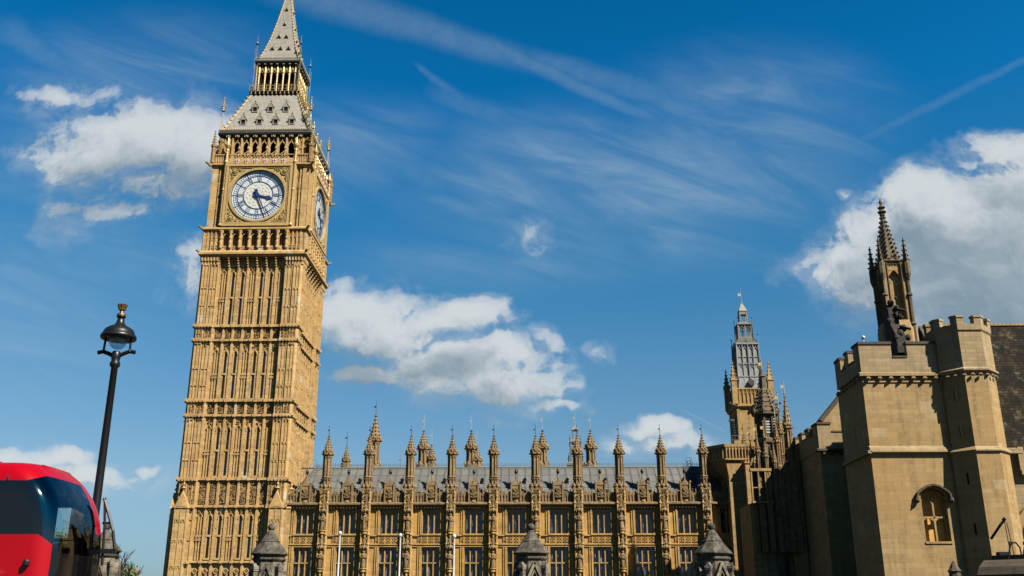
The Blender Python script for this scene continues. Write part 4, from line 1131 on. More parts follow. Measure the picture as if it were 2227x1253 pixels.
# ------------------------------------------------------------------ ventilation tower
def vent_tower():
    cx, cy = 34.2, 152.
    T = thing('ventilation_tower', 'slim square stone tower topped by a tapering grey lead lantern and gilt vane', 'tower', (cx, cy, 0))
    w = MB(); w.B(-2.63, -2.2, 2.63, 2.77, 0, 32); w.B(2.2, 2.63, 2.63, 2.77, 0, 32)
    w.rot4(); w.box(-2.65, 2.65, -2.65, 2.65, 0, 32.2)
    w.build('wall', 'block_stone', T)
    c = MB(); c.sq(0, 0, [(2.8,32.0),(3.05,32.3),(3.05,32.6),(2.85,32.7)])
    c.build('cornice', 'block_stone', T)
    p = MB(); p.B(-2.8, 2.8, 2.6, 2.8, 32.6, 35.0)
    for j in range(10): x = -2.7+j*.6; p.B(x-.08, x+.08, 2.8, 2.95, 32.7, 35.1)
    for j in range(9): x = -2.4+j*.6; yarch(p, x-.25, x+.25, 33.9, 34.9, 2.8, 2.9, .08)
    p.B(-2.9, 2.9, 2.6, 3.0, 34.95, 35.15); p.rot4(); p.build('parapet', 'block_stone', T)
    pn = MB(); x = 2.8
    pn.sq(x, -x, [(.42,32.6),(.42,36.2),(.52,36.3),(.52,36.5),(.4,36.6)]); crocket_spire(pn, x, -x, 36.5, .5, 38.9, .08, 4, 4, .17, pi/4); finial(pn, x, -x, 38.7, .22, .8)
    o = pn.build('pinnacle', 'block_stone', T); sides(o, T)
    gg = MB()
    for s_ in (-1, 1): gg.tube((s_*2.9,-2.9,32.4), (s_*3.7,-3.7,32.5), .22, .14); gg.blob(s_*3.8, -3.8, 32.55, .26)
    gg.blob(0, -3.15, 32.3, .4); gg.tube((-2.6,-2.2,30.2), (-3.9,-2.6,30.1), .2, .16)
    gg.build('gargoyle', 'soot_stone', T)
    for k, (x, z0, z1) in enumerate(((.75, 26.2, 31.3),)):
        f = MB(); f.B(x-.68, x-.55, 2.65, 2.77, z0, z1); f.B(x+.55, x+.68, 2.65, 2.77, z0, z1); f.ann(x, z1-.6, .55, .68, -2.77, -2.65, 12, -pi/2, pi/2)
        f.ann(x, z1-.32, .1, .17, -2.75, -2.65, 10); f.ann(x-.3, z1-.72, .1, .17, -2.75, -2.65, 10); f.ann(x+.3, z1-.72, .1, .17, -2.75, -2.65, 10)
        wo = f.build('louvre_window', 'block_stone', T)
        MB().B(x-.6, x+.6, 2.65, 2.665, z0, z1-.5).build('opening', 'dark_void', wo)
        l = MB()
        for j in range(11): z = z0+.15+j*.42; l.B(x-.53, x+.53, 2.666, 2.75, z, z+.22)
        l.build('louvre', 'white_paint', wo)
        sides(wo, T)
    # lead lantern
    l = MB(); l.sq(0, 0, [(1.9,34.6),(1.75,37.2)]); l.build('lead_skirt', 'lead_panel', T)
    b = MB(); b.sq(0, 0, [(1.72,37.1),(1.85,37.2),(1.85,37.35),(1.7,37.4),(1.6,42.3),(1.85,42.5),(1.85,42.75),(1.6,42.8)])
    b.build('lead_drum', 'lead_panel', T)
    d = MB()
    for j in range(5): x = -1.7+j*.85; d.B(x-.06, x+.06, 1.62, 1.82, 34.8, 42.4)
    for j in range(4):
        x = -1.27+j*.85; yarch(d, x-.36, x+.36, 38.3, 39.3, 1.62, 1.76, .07); yarch(d, x-.36, x+.36, 41.4, 42.3, 1.6, 1.72, .07)
    d.B(-1.8, 1.8, 1.6, 1.8, 39.25, 39.4); d.B(-1.75, 1.75, 1.6, 1.74, 40.4, 40.5)
    for j in range(24): d.blob(-1.75+j*.152, -1.8, 39.45, .07); d.blob(-1.8+j*.156, -1.85, 42.85, .07)
    for s_ in (-1, 1): d.tube((s_*1.85,-1.85,37.2), (s_*1.75,-1.75,44.0), .09, .05); d.blob(s_*1.75, -1.75, 44.1, .17)
    d.tube((0,-1.85,35), (0,-1.75,43.4), .1)
    d.rot4(); d.build('lead_tracery', 'lead_panel', T)
    n = MB(); n.B(-.3, .3, 1.9, 2.1, 36.0, 36.5); n.ext([(-.55,36.2),(-.1,36.9),(.5,36.5),(.55,35.9),(0,35.7)], -2.25, -1.85); n.build('lead_hatch', 'rubber', T)
    u = MB(); u.sq(0, 0, [(1.75,42.75),(1.7,42.9),(1.15,44.0),(1.0,44.0)]); 
    for x in (-1.0, 0, 1.0):
        u.B(x-.1, x+.1, .93, 1.13, 43.9, 47.2)
    for x in (-.51, .51): yarch(u, x-.42, x+.42, 46.0, 47.2, .95, 1.08, .09); u.B(x-.03, x+.03, .98, 1.04, 43.9, 46.5)
    u.B(-1.1, 1.1, 1.0, 1.15, 44.0, 44.4)
    u.rot4()
    u.sq(0, 0, [(1.1,47.1),(1.25,47.2),(1.25,47.4),(.7,48.0)])
    for x in (-1.2, 1.2):
        for y in (-1.2, 1.2): u.tube((x,y,43.2), (x,y,48.8), .09, .04); u.blob(x, y, 48.8, .15)
    for x in (-.55, .55):
        for y in (-.55, .55): u.box(x-.1, x+.1, y-.1, y+.1, 47.8, 50.3)
    u.box(-.6, .6, -.6, .6, 49.8, 50.5); u.sq(0, 0, [(.6,50.5),(.68,50.6),(.62,50.8),(.1,52.6)])
    # height of the crown is trimmed to the photograph
    u.v = [(x, y, 42.75+(z-42.75)*.72) for x, y, z in u.v]
    u.build('lead_crown', 'iron_grey', T)
    v = MB(); v.blob(0, 0, 50.0, .2); vane(v, 0, 0, 49.7, 2.6, .5); v.build('weather_vane', 'gilding', T)
vent_tower()

# ------------------------------------------------------------------ right-hand block + turrets (in front of the range's end)
def side_block():
    T = thing('stone_block', 'squat stone block with canted corner and arcaded parapet closing the long range', 'building', (24.0, 118.8, 0))
    bay = MB(); bay.box(1.4, 3.0, -1.2, -.02, 0, 19.0); bay.box(1.3, 3.1, -1.3, -.0, 18.9, 19.1)  # mass added to throw shade on the block's front
    for j in range(5): bay.tube((1.5+j*.33,-1.1,19), (1.5+j*.33,-1.1,19.6+.35*(j % 2)), .1, .02); bay.blob(1.5+j*.33, -1.1, 19.4, .13)
    bay.build('shade_mass', 'block_stone', T)
    def foot(e): return [(-2.3-e, 1.9), (-.62-e*.5, 0-e), (6.0, 0-e), (6.0, 8), (-2.3-e, 8)]
    wf = [(-.4, 1.9), (-.4, .02), (6.0, .02), (6.0, 8), (-.4, 8)]
    w = MB(); w.pr(wf, 0, 19.5); w.pr([(-.4, 1.9), (-.38, .03), (6.0, .03), (6.0, 8), (-.4, 8)], 17.4, 19.3, foot(.05)); w.build('wall', 'block_stone', T)
    p = MB(); p.pr(foot(.05), 19.3, 19.45, foot(.3)); p.pr(foot(.3), 19.45, 19.65); p.pr(foot(.08), 19.65, 21.05); p.pr(foot(.28), 21.05, 21.4)
    for j in range(17): x = -.55+j*.38; p.box(x-.06, x+.06, -.26, -.08, 19.65, 21.05); p.ext([(x+.06,20.5),(x+.19,20.9),(x+.32,20.5),(x+.32,21.05),(x+.06,21.05)], -.2, -.08)
    for j in range(5):
        f = (j+.5)/5; x = -2.35+1.7*f; y = 1.85-1.9*f; p.box(x-.16, x+.0, y-.16, y+.0, 19.65, 21.05)
    p.box(.5, 1.1, -.2, .5, 21.4, 21.8)
    p.build('parapet', 'block_stone', T)
    rl = MB()
    for j in range(6): rl.tube((.4+j*.8,.5,21.4), (.4+j*.8,.5,22.5), .03)
    rl.tube((.4,.5,22.5), (4.4,.5,22.5), .03); rl.tube((.4,.5,22.0), (4.4,.5,22.0), .03); rl.build('roof_railing', 'iron_grey', T)
side_block()

def ornate_porch():
    T = thing('turreted_bay', 'ornate stone bay with an octagonal crowned turret, slim pinnacles and gilt vanes', 'building', (26.2, 108, 0))
    w = MB(); w.box(-2.6, 3.0, .4, 6, 0, 13.2)
    w.box(1.5, 3.0, -.2, 6, 0, 19.2); w.box(-.6, 3.4, 1.6, 4.0, 0, 20.3)
    w.build('wall', 'block_stone', T)
    tx, ty = -.1, .5
    t = MB(); t.lathe(tx, ty, [(1.2,0),(1.2,19.4),(1.4,19.7),(1.4,20.1),(1.0,20.3),(1.0,22.7),(1.5,22.85),(1.52,23.05),(1.12,23.2)], 8, pi/8)
    for k, (r, z) in enumerate(((1.36,23.1),(1.2,23.65),(1.04,24.2),(.86,24.75),(.68,25.3))):      # stepped conical cap
        t.lathe(tx, ty, [(r,z),(r+.06,z+.1),(r-.12,z+.5),(r-.16,z+.56)], 8, pi/8)
    t.lathe(tx, ty, [(.5,25.7),(.42,25.9),(.34,27.2),(.44,27.3),(.3,27.5),(.1,28.2)], 8, pi/8)
    for i in range(8):
        a = pi/8+i*pi/4; c_, s_ = cos(a), sin(a)
        t.tube((tx+1.25*c_,ty+1.25*s_,15), (tx+1.12*c_,ty+1.12*s_,23.0), .17, .13); t.blob(tx+1.5*c_, ty+1.5*s_, 23.3, .17, 2.4); t.blob(tx+1.35*c_, ty+1.35*s_, 20.1, .24)
        for j in range(7): f = j/7; r = 1.42-f*.85; t.blob(tx+r*c_, ty+r*s_, 23.3+f*2.7, .13, 1.3)
    t.build('crowned_turret', 'spire_stone', T)
    l = MB(); a0 = -pi/4
    for j in range(6):
        z = 20.75+j*.3; l.box(tx+.28, tx+.82, ty-.95, ty-.86, z, z+.13)
        l.box(tx-.26, tx+.26, ty-.98, ty-.9, z, z+.13)
    l.build('louvre', 'white_paint', T)
    for (x, y, zb, zs, zt, r) in ((1.98,-.35,17.6,21.2,25.2,.52),(1.15,-.5,17.0,20.6,23.8,.36),(.6,-.75,15.6,19.6,22.4,.34),(-.75,-.7,14.6,18.0,20.4,.30),(-1.5,-.4,15.6,18.6,20.6,.30),(2.5,1.4,17.0,20.8,22.6,.42),(-2.1,.2,16.2,18.4,20.0,.26),(.1,-.95,13.4,17.4,19.8,.26)):
        p = MB(); pinnacle(p, x, y, zb, zs, zt, r, 6); p.box(x-r*.8, x+r*.8, y-r*.8, y+r*.8, 8, zb+.1)
        for z in (zb-2.2, zb-.9, zb-.1): p.box(x-r, x+r, y-r, y+r, z, z+.16)
        for sg in (-1, 1): p.tube((x+sg*r*.8, y-r*.85, 8), (x+sg*r*.8, y-r*.85, zb-.2), r*.14)
        for k in range(2): quatre(p, x, zb-1.5+k*.55, r*.45, -(y-r*.8), -(y-r*.8)+.08, .05)
        p.build('pinnacle', 'weathered_stone', T)
    ca = MB(); ca.box(-1.9, 1.7, -.1, .1, 14.5, 16.8)
    for j in range(10):
        x = -1.8+j*.37; ca.tube((x,-.2,14.8), (x,-.2,17.0+.5*(j % 3)), .07, .03); ca.blob(x, -.22, 17.1+.5*(j % 3), .12, 1.8); ca.blob(x+.15, -.2, 16.6, .1, 1.5)
    for j in range(3): ca.path([(-2.4+j*.5,-.3,17.2-.3*j),(-2.0+j*.5,-.2,18.2-.3*j),(-1.4+j*.5,.1,18.7-.3*j)], .12)
    ca.build('carved_cresting', 'weathered_stone', T)
    # bay window frame
    b = MB()
    for x in (-2.5, -1.75, -1.0, -.5): b.B(x-.07, x+.07, .5, .95, 13.3, 16.6)
    b.B(-2.6, -.3, .3, 1.0, 13.1, 13.3); b.B(-2.6, -.3, .3, 1.0, 16.5, 16.8); b.B(-2.6, -.3, .6, .9, 14.7, 14.8)
    o = b.build('bay_window', 'block_stone', T)
    MB().B(-2.5, -.5, .3, .55, 13.3, 16.5).build('glass', 'tower_glass', o)
    v = MB()
    for (x, y, z, h) in ((-.1,.5,28.0,1.2),(1.98,-.35,25.0,1.6),(1.15,-.5,23.7,1.6),(.6,-.75,22.3,1.3),(-.75,-.7,20.2,1.8),(-1.5,-.4,20.4,1.2),(-2.1,.2,19.8,1.6)):
        v.tube((x,y,z-.3), (x,y,z+h), .06, .04, 5); v.box(x-.34, x-.02, y-.02, y+.02, z+h*.5, z+h*.5+.34); v.blob(x, y, z+h, .11); v.blob(x,y,z+.2,.14)
    v.build('gilt_vanes', 'gilding', T)
ornate_porch()

# ------------------------------------------------------------------ medieval hall: two battlemented towers, gable, slate roof
def battlement(mb, x0, x1, y0, y1, zb, zs, zt, th=.45, nx=2, ny=2, cop=.22, gap=None, cm=None):
    cm = cm or mb
    """parapet ring with merlons; embrasure sill zs, top zt"""
    def run(a0, a1, n, put):
        L = a1-a0; seg = L/(2*n-1) if n > 1 else L; g = gap or seg; seg = (L-g*(n-1))/n
        put(a0, a1, zb, zs)
        for i in range(n):
            b0 = a0+i*(seg+g); b1 = b0+seg
            put(b0, b1, zs+.003, zt)
            put(b0-.05, b1+.05, zt+.003, zt+cop, .09, cm)
        for i in range(n-1): put(a0+(i+1)*seg+i*g+.055, a0+(i+1)*(seg+g)-.055, zs+.004, zs+cop*.6, .07, cm)
    run(x0, x1, nx, lambda a, b, z0, z1, e=0, m=mb: m.box(a, b, y0-e, y0+th+e, z0, z1))
    run(x0, x1, nx, lambda a, b, z0, z1, e=0, m=mb: m.box(a, b, y1-th-e, y1+e, z0, z1))
    run(y0+th+.11, y1-th-.11, ny, lambda a, b, z0, z1, e=0, m=mb: m.box(x0-e, x0+th+e, a, b, z0, z1))
    run(y0+th+.11, y1-th-.11, ny, lambda a, b, z0, z1, e=0, m=mb: m.box(x1-th-e, x1+e, a, b, z0, z1))

class Each:
    def __init__(s, name, m, parent): s.a = (name, m, parent)
    def box(s, *b): return MB().box(*b).build(*s.a)

def oct_ring(cx, cy, R_): return [(cx+R_*cos(pi/8+i*pi/4), cy+R_*sin(pi/8+i*pi/4)) for i in range(8)]

def great_hall():
    T = thing('great_hall', 'plain ashlar stone hall with battlemented towers, octagonal stair turret and mossy slate roof', 'hall', (0, 0, 0))
    XL, XR, Y0, Y1 = 27.5, 34.6, 80.0, 86.8
    # front tower, with a real opening for its window
    w = MB(); wx0, wx1, wz0, wz1 = 31.05, 33.05, 7.15, 10.95
    w.box(XL, wx0, Y0, Y1, 0, 20.0); w.box(wx1, XR+2, Y0, Y1, 0, 20.0); w.box(wx0, wx1, Y0, Y1, 0, wz0); w.box(wx0, wx1, Y0, Y1, 11.9, 20.0)
    # arched head of the opening
    xm = (wx0+wx1)/2
    arch = [(wx0,wz1-.15),(wx0+.14,wz1+.08),(wx0+.5,wz1+.27),(xm,wz1+.42),(wx1-.5,wz1+.27),(wx1-.14,wz1+.08),(wx1,wz1-.15)]
    w.ext([(wx0,11.9)]+arch+[(wx1,11.9)], Y0, Y0+.9)
    w.box(wx0, wx1, Y0+.9, Y1, wz0, 11.9)
    w.build('wall', 'ashlar', T)
    bt = MB(); bt.box(XL, XR, Y0+.02, Y1, 20.0, 20.6)
    bt.exty([(Y0-.02,20.55),(Y0-.22,20.62),(Y0-.22,20.78),(Y0,20.9),(Y0+.3,20.9),(Y0+.3,20.55)], XL-.2, XR)
    cpm = Each('coping', 'soot_stone', T); battlement(bt, XL, XR-.4, Y0-.02, Y1, 20.9, 22.15, 23.3, .5, 2, 3, .22, 1.3, cpm)
    bt.box(XL+.5, XR-.9, Y0+.5, Y1-.5, 20.5, 21.2)
    bt.build('battlement', 'ashlar_pale', T)
    cb = MB()
    for j in range(7):
        x = XL+.45+j*.93; cb.box(x-.13, x+.13, Y0-.3, Y0, 20.3, 20.55); cb.blob(x, Y0-.28, 20.3, .22, .8)
    cb.box(XL, XR, Y0-.09, Y0, 20.02, 20.14)
    cb.exty([(Y0,20.52),(Y0-.34,20.52),(Y0-.34,20.66),(Y0,20.66)], XL-.25, XR)
    for j in range(6): y = Y0+.5+j*1.1; cb.box(XL-.3, XL, y-.13, y+.13, 20.3, 20.55); cb.blob(XL-.25, y, 20.3, .22, .8)
    cb.build('corbel_table', 'ashlar', T)
    s = MB(); s.exty([(Y0,14.75),(Y0-.22,14.55),(Y0-.3,14.3),(Y0-.3,14.2),(Y0,14.1)], XL-.1, XR); s.box(XL-.3, XL, Y0-.3, Y1, 14.1, 14.35); s.build('string_course', 'ashlar_pale', T)
    # window
    f = MB(); y0, y1 = Y0+.3, Y0+.46
    for x in (wx0+.06, xm, wx1-.06): f.box(x-.07, x+.07, y0, y1, wz0, wz1-.2)
    f.box(wx0, wx1, y0, y1, 9.0, 9.14); f.box(wx0-.06, wx1+.06, Y0-.08, y1, wz0-.14, wz0+.03)
    for a, b in ((wx0, xm), (xm, wx1)):
        yarch(f, a+.08, b-.08, wz1-.75, wz1+.35, -y1+.03, -y0, .09)
        for sg, e in ((1, a), (-1, b)): f.ext([(e,8.7),(e+sg*.42,9.02),(e,9.02)], y0+.02, y1-.02)
    wo = f.build('window', 'ashlar', T)
    g_ = MB()
    for a, b in ((wx0, xm), (xm, wx1)):
        g_.box(a, b, Y0+.84, Y0+.88, wz0, wz1+.3)
    g_.build('boarded_light', 'board_orange', wo)
    h = MB()
    hp = [(wx0-.36,wz1-.42),(wx0-.26,wz1-.02),(wx0+.1,wz1+.28),(xm-.45,wz1+.54),(xm,wz1+.64),(xm+.45,wz1+.54),(wx1-.1,wz1+.28),(wx1+.26,wz1-.02),(wx1+.36,wz1-.42)]
    for (a, b), (c, d) in zip(hp, hp[1:]): h.bar(a, b, c, d, .15, Y0-.34, Y0)
    for q in (hp[0], hp[-1]): h.ball(q[0], Y0-.2, q[1]-.15, .2, 8, 6, 1.3); h.blob(q[0], Y0-.42, q[1]-.2, .1)
    h.build('hood_mould', 'soot_stone', wo)
    # octagonal turret
    tx, ty, R1 = 36.2, 80.6, 2.36
    t = MB(); t.pr(oct_ring(tx, ty, R1+.12), 0, 13.9, oct_ring(tx, ty, R1+.12)); t.pr(oct_ring(tx, ty, R1+.12), 13.9, 14.3, oct_ring(tx, ty, R1)); t.pr(oct_ring(tx, ty, R1), 14.3, 20.5)
    tu = t.build('turret', 'ashlar', T)
    t = MB(); t.pr(oct_ring(tx, ty, R1+.1), 20.85, 24.0)
    o2 = oct_ring(tx, ty, R1+.22); i2 = oct_ring(tx, ty, R1-.3)
    t.pr(oct_ring(tx, ty, R1+.1), 23.9, 24.05, o2)
    for i in range(8):
        j = (i+1) % 8
        def quadr(f0, f1, z0, z1, e=0):
            def L(a, b, f): return (a[0]+(b[0]-a[0])*f, a[1]+(b[1]-a[1])*f)
            oo = oct_ring(tx, ty, R1+.22+e); ii = oct_ring(tx, ty, R1-.3-e)
            t.pr([L(oo[i],oo[j],f0), L(oo[i],oo[j],f1), L(ii[i],ii[j],f1), L(ii[i],ii[j],f0)], z0, z1)
        quadr(0, 1, 24.05, 24.55); quadr(0, .28, 24.553, 25.1); quadr(.72, 1, 24.553, 25.1); quadr(0, .31, 25.103, 25.28, .07); quadr(.69, 1, 25.103, 25.28, .07)
    t.build('turret_battlement', 'ashlar_pale', tu)
    t = MB(); t.pr(oct_ring(tx, ty, R1+.05), 20.45, 20.62, oct_ring(tx, ty, R1+.3)); t.pr(oct_ring(tx, ty, R1+.3), 20.62, 20.75); t.pr(oct_ring(tx, ty, R1+.3), 20.75, 20.9, oct_ring(tx, ty, R1+.1))
    for i in range(24):
        a = 2*pi*(i+.5)/24; t.blob(tx+(R1+.08)*cos(a), ty+(R1+.08)*sin(a), 20.25, .2, .9)
    t.build('turret_string', 'ashlar_pale', tu); t = MB()
    t.pr(oct_ring(tx, ty, R1+.14), 13.9, 14.05, oct_ring(tx, ty, R1+.3)); t.pr(oct_ring(tx, ty, R1+.3), 14.05, 14.15); t.pr(oct_ring(tx, ty, R1+.3), 14.15, 14.45, oct_ring(tx, ty, R1))
    t.build('turret_string', 'ashlar_pale', tu)
    for z in (18.2, 15.2, 11.5, 7.6, 4.5):      # arrow slits in the shaded facet
        t = MB(); a = pi+pi/4; px, py = tx+(R1*.93)*cos(a), ty+(R1*.93)*sin(a)
        t.box(px-.12, px+.02, py-.12, py+.02, z, z+.9)
        t.build('arrow_slit', 'dark_void', tu)
    # gable (faces left) and hall body
    gW = MB(); gW.exty([(86.8,0),(86.8,19.5),(93,28.2),(100,19.5),(100,0)], 38.3, 39.3)
    gW.exty([(86.8,19.5),(86.8,20.1),(93,28.7),(100,20.1),(100,19.5),(93,28.2)], 38.1, 39.5)
    gW.build('gable_wall', 'soot_stone', T)
    body = MB(); body.box(39.3, 90, 84.2, 102, 0, 15.0); body.build('hall_wall', 'ashlar_pale', T)
    sg_ = MB(); sg_.ext([(30.3,18),(30.3,21.0),(34.2,25.4),(38,21.0),(38,18)], 101.4, 102.2); sg_.build('stair_gable', 'ashlar', T)
    sg_ = MB(); sg_.bar(30.0, 20.85, 34.2, 25.55, .35, 101.0, 102.4); sg_.bar(38.4, 20.85, 34.2, 25.55, .35, 101.0, 102.4); sg_.build('gable_coping', 'soot_stone', T)
    rf = MB(); rf.exty([(83.9,15.2),(84.1,15.0),(93,28.4),(102,15.0),(102.2,15.2),(93,28.7)], 38.6, 90); ro = rf.build('slate_roof', 'slate', T)
    rd = MB()
    for j in range(130): x = 38.6+j*.4; rd.box(x, x+.37, 92.8, 93.2, 28.62, 28.85)
    rd.build('ridge_tiles', 'ashlar_pale', ro)
    # lower wall right of the turret with a stepped string and window head
    st = MB()
    st.box(37.4, 39.4, 84.2, 84.6, 0, 15.0); st.exty([(84.2,15.3),(83.7,15.1),(83.7,14.7),(84.2,14.5)], 38.0, 41.6); st.box(41.2, 41.7, 83.75, 84.2, 12.9, 15.25); st.exty([(84.2,13.5),(83.7,13.3),(83.7,12.9),(84.2,12.7)], 41.25, 90)
    st.build('stepped_string', 'ashlar_pale', T)
    aw = MB(); aw.ann(43.6, 7.2, 3.3, 3.9, 83.7, 84.2, 24, -pi/2, pi/2); aw.ann(43.6, 7.2, 2.6, 2.85, 83.95, 84.2, 20, -pi/2, pi/2)
    aw.box(43.5, 43.7, 83.95, 84.2, 3, 9.9); ao = aw.build('arched_window', 'ashlar', T)
    MB().ann(43.6, 7.2, .0, 3.3, 84.08, 84.17, 20, -pi/2, pi/2).build('glass', 'tower_glass', ao)
    # far tower
    fx0, fx1, fy0, fy1 = 29.3, 36.0, 100.0, 110.5
    ft = MB(); ft.box(fx0, fx1, fy0, fy1, 0, 17.6); ft.build('far_tower_wall', 'ashlar', T)
    fb = MB(); fb.box(fx0-.1, fx1, fy0-.1, fy1, 17.6, 18.3); cpm = Each('coping', 'soot_stone', T); battlement(fb, fx0-.1, fx1, fy0-.1, fy1, 18.3, 19.45, 20.25, .45, 3, 4, .22, None, cpm); fb.build('far_tower_battlement', 'ashlar_pale', T)
    fc = MB(); fc.exty([(fy0,17.4),(fy0-.4,17.5),(fy0-.4,17.7),(fy0,17.8)], fx0-.4, fx1)
    for j in range(8): fc.box(fx0+.2+j*.85, fx0+.42+j*.85, fy0-.32, fy0, 17.15, 17.45)
    fc.build('far_tower_corbels', 'soot_stone', T)
    # tall square turret with niches and a crocketed spire
    sx, sy = 33.95, 87.8
    p = MB(); p.lathe(0, 0, [(1.75,19),(1.75,26.6),(1.45,27.4)], 8, pi/8); p.box(-.62, .62, -.62, .62, 26, 33.0)
    q = MB()
    q.box(.62, 1.12, -1.12, -.62, 26.5, 33.2)
    q.B(-.62, .62, .62, 1.02, 32.3, 33.2); q.ext([(-.62,31.6),(-.1,32.3),(-.62,32.3)], -1.0, -.7); q.ext([(.62,31.6),(.62,32.3),(.1,32.3)], -1.0, -.7)
    q.B(-.62, .62, .62, .9, 26.5, 27.9)
    q.rot4(); p.merge(q); p.moved(sx, sy)
    p.build('gable_turret', 'ashlar', T)
    p = MB(); q = MB()
    q.tube((1.14,-1.14,20), (1.14,-1.14,33.4), .17, None, 6); q.tube((.66,-1.14,26.6), (.66,-1.14,33), .07); q.tube((1.14,-.66,26.6), (1.14,-.66,33), .07)
    for z in (27.0, 29.8, 31.6): q.lathe(1.12, -1.12, [(.2,z-.08),(.3,z),(.3,z+.1),(.2,z+.2)], 6)
    q.lathe(1.18, -1.18, [(.16,31.3),(.34,31.9),(.34,33.0),(.24,33.2)], 8); crocket_spire(q, 1.18, -1.18, 33.1, .27, 35.7, .04, 4, 5, .13, 0)
    for k in range(5): q.blob(-.6+k*.3, -1.08, 33.2+.28*(2-abs(k-2)), .16, 1.4); q.blob(-.5+k*.25, -1.05, 32.9, .13)
    q.rot4(); p.merge(q)
    p.sq(0, 0, [(1.1,33.1),(1.22,33.25),(1.1,33.4)])
    crocket_spire(p, 0, 0, 33.3, 1.02, 38.7, .14, 8, 11, .19)
    p.lathe(0, 0, [(.18,38.5),(.3,38.7),(.2,38.8),(.46,39.05),(.24,39.2),(.2,39.35),(.4,39.55),(.16,39.7),(.12,39.9),(.18,40.15),(.1,40.35),(.02,40.6)], 6)
    p.v = [(x, y, z if z < 33.2 else 33.2+(z-33.2)*.93) for x, y, z in p.v]
    p.moved(sx, sy)
    p.build('crocketed_spire', 'spire_stone', T)
    # carved beast on a pier standing in the embrasure, turret's shadow put into its colour
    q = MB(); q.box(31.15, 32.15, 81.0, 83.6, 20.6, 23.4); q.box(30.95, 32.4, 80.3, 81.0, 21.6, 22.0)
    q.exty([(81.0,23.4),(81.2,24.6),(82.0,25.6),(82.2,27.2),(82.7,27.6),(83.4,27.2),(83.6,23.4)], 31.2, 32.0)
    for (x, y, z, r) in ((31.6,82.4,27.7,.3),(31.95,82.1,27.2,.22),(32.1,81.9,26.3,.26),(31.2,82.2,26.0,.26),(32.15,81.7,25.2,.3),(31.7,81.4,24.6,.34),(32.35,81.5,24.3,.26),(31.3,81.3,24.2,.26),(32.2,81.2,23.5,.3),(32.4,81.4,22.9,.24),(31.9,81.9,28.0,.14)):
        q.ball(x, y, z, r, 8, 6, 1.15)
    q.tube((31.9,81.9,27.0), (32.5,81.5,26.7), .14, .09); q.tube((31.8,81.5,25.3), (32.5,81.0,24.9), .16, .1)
    q.build('carved_beast', 'shade_black', T)
great_hall()

# loose things on the hall
def hall_bits():
    T = thing('camera_post', 'small white domed camera on the corner of the stone battlement', 'camera', (28.1, 80.3, 23.5))
    MB().lathe(0, 0, [(.06,0),(.06,.3),(.1,.32),(.1,.36)], 10).build('post', 'white_paint', T)
    MB().ball(0, -.03, .48, .17).build('dome', 'white_paint', T, True)
    h = MB(); h.path([(0,0,0),(.35,-.1,.7),(.2,-.1,.3),(1.0,0,.35),(.9,0,0),(.2,0,-.1),(1.25,0,.9),(1.2,0,1.4)], .06)
    o = h.build('hose', 'hose_green'); o.location = (34.0, 81.5, 23.3); tag(o, 'pale green hose looped behind the parapet at the foot of the tall spire', 'hose')
    # iron bracket on the turret
    T = thing('iron_bracket', 'black iron hoist bracket with cables fixed to the stone turret', 'bracket', (36.0, 77.9, 0))
    m = MB(); m.path([(-.9,-.2,7.2),(-.3,-.8,8.2),(0,-.9,8.55)], .1); m.blob(0, -.9, 8.6, .2); m.build('arm', 'black_paint', T)
    m = MB(); m.path([(0,-.9,8.5),(.1,-.9,5.2)], .03); m.path([(.15,-.9,8.4),(.35,-.9,5.6)], .03)
    m.path([(-.6,-.5,6.0),(-.7,-.5,4.8),(-.3,-.5,4.2),(.2,-.5,4.4),(.4,-.5,5.6)], .035); m.build('cables', 'black_paint', T)
    m = MB(); m.box(-.75, .0, -.9, -.3, 5.75, 6.2); m.box(-.5, -.3, -.8, -.4, 5.2, 5.75); m.blob(-.35, -.7, 5.2, .22); m.build('winch', 'black_paint', T)
hall_bits()

def low_building():
    # shaded low building with sloping coping at the lower right, iron railing on top
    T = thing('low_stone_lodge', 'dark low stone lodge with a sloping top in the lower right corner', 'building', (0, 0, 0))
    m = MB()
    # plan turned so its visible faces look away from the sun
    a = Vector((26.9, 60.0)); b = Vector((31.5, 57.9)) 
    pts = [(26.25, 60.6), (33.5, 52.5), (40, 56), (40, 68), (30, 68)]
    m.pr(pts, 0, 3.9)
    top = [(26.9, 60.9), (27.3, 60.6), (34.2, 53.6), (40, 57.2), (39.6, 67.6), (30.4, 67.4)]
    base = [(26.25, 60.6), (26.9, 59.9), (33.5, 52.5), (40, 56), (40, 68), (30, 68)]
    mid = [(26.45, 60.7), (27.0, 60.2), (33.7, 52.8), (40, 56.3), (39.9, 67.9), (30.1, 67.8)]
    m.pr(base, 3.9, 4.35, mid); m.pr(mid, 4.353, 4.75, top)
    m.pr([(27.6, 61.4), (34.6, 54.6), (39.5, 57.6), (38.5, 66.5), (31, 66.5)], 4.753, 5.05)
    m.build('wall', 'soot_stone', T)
    r = thing('roof_railing', 'black hooped iron railing standing on the dark lodge roof', 'railing', (28.4, 60.4, 4.75))
    q = MB()
    for x in (0, .85):
        q.path([(x-.35,0,-.3),(x-.15,0,.5),(x,0,.95),(x+.3,0,1.0),(x+.5,0,.7),(x+.55,0,-.1)], .045); q.box(x-.1, x+.1, -.08, .08, .85, 1.05)
    q.path([(.85,0,1.0),(1.45,.1,1.0),(1.6,.1,0),], .045); q.path([(1.45,.1,1.0),(2.0,.2,.1)], .045)
    q.build('hoops', 'black_paint', r)
low_building()

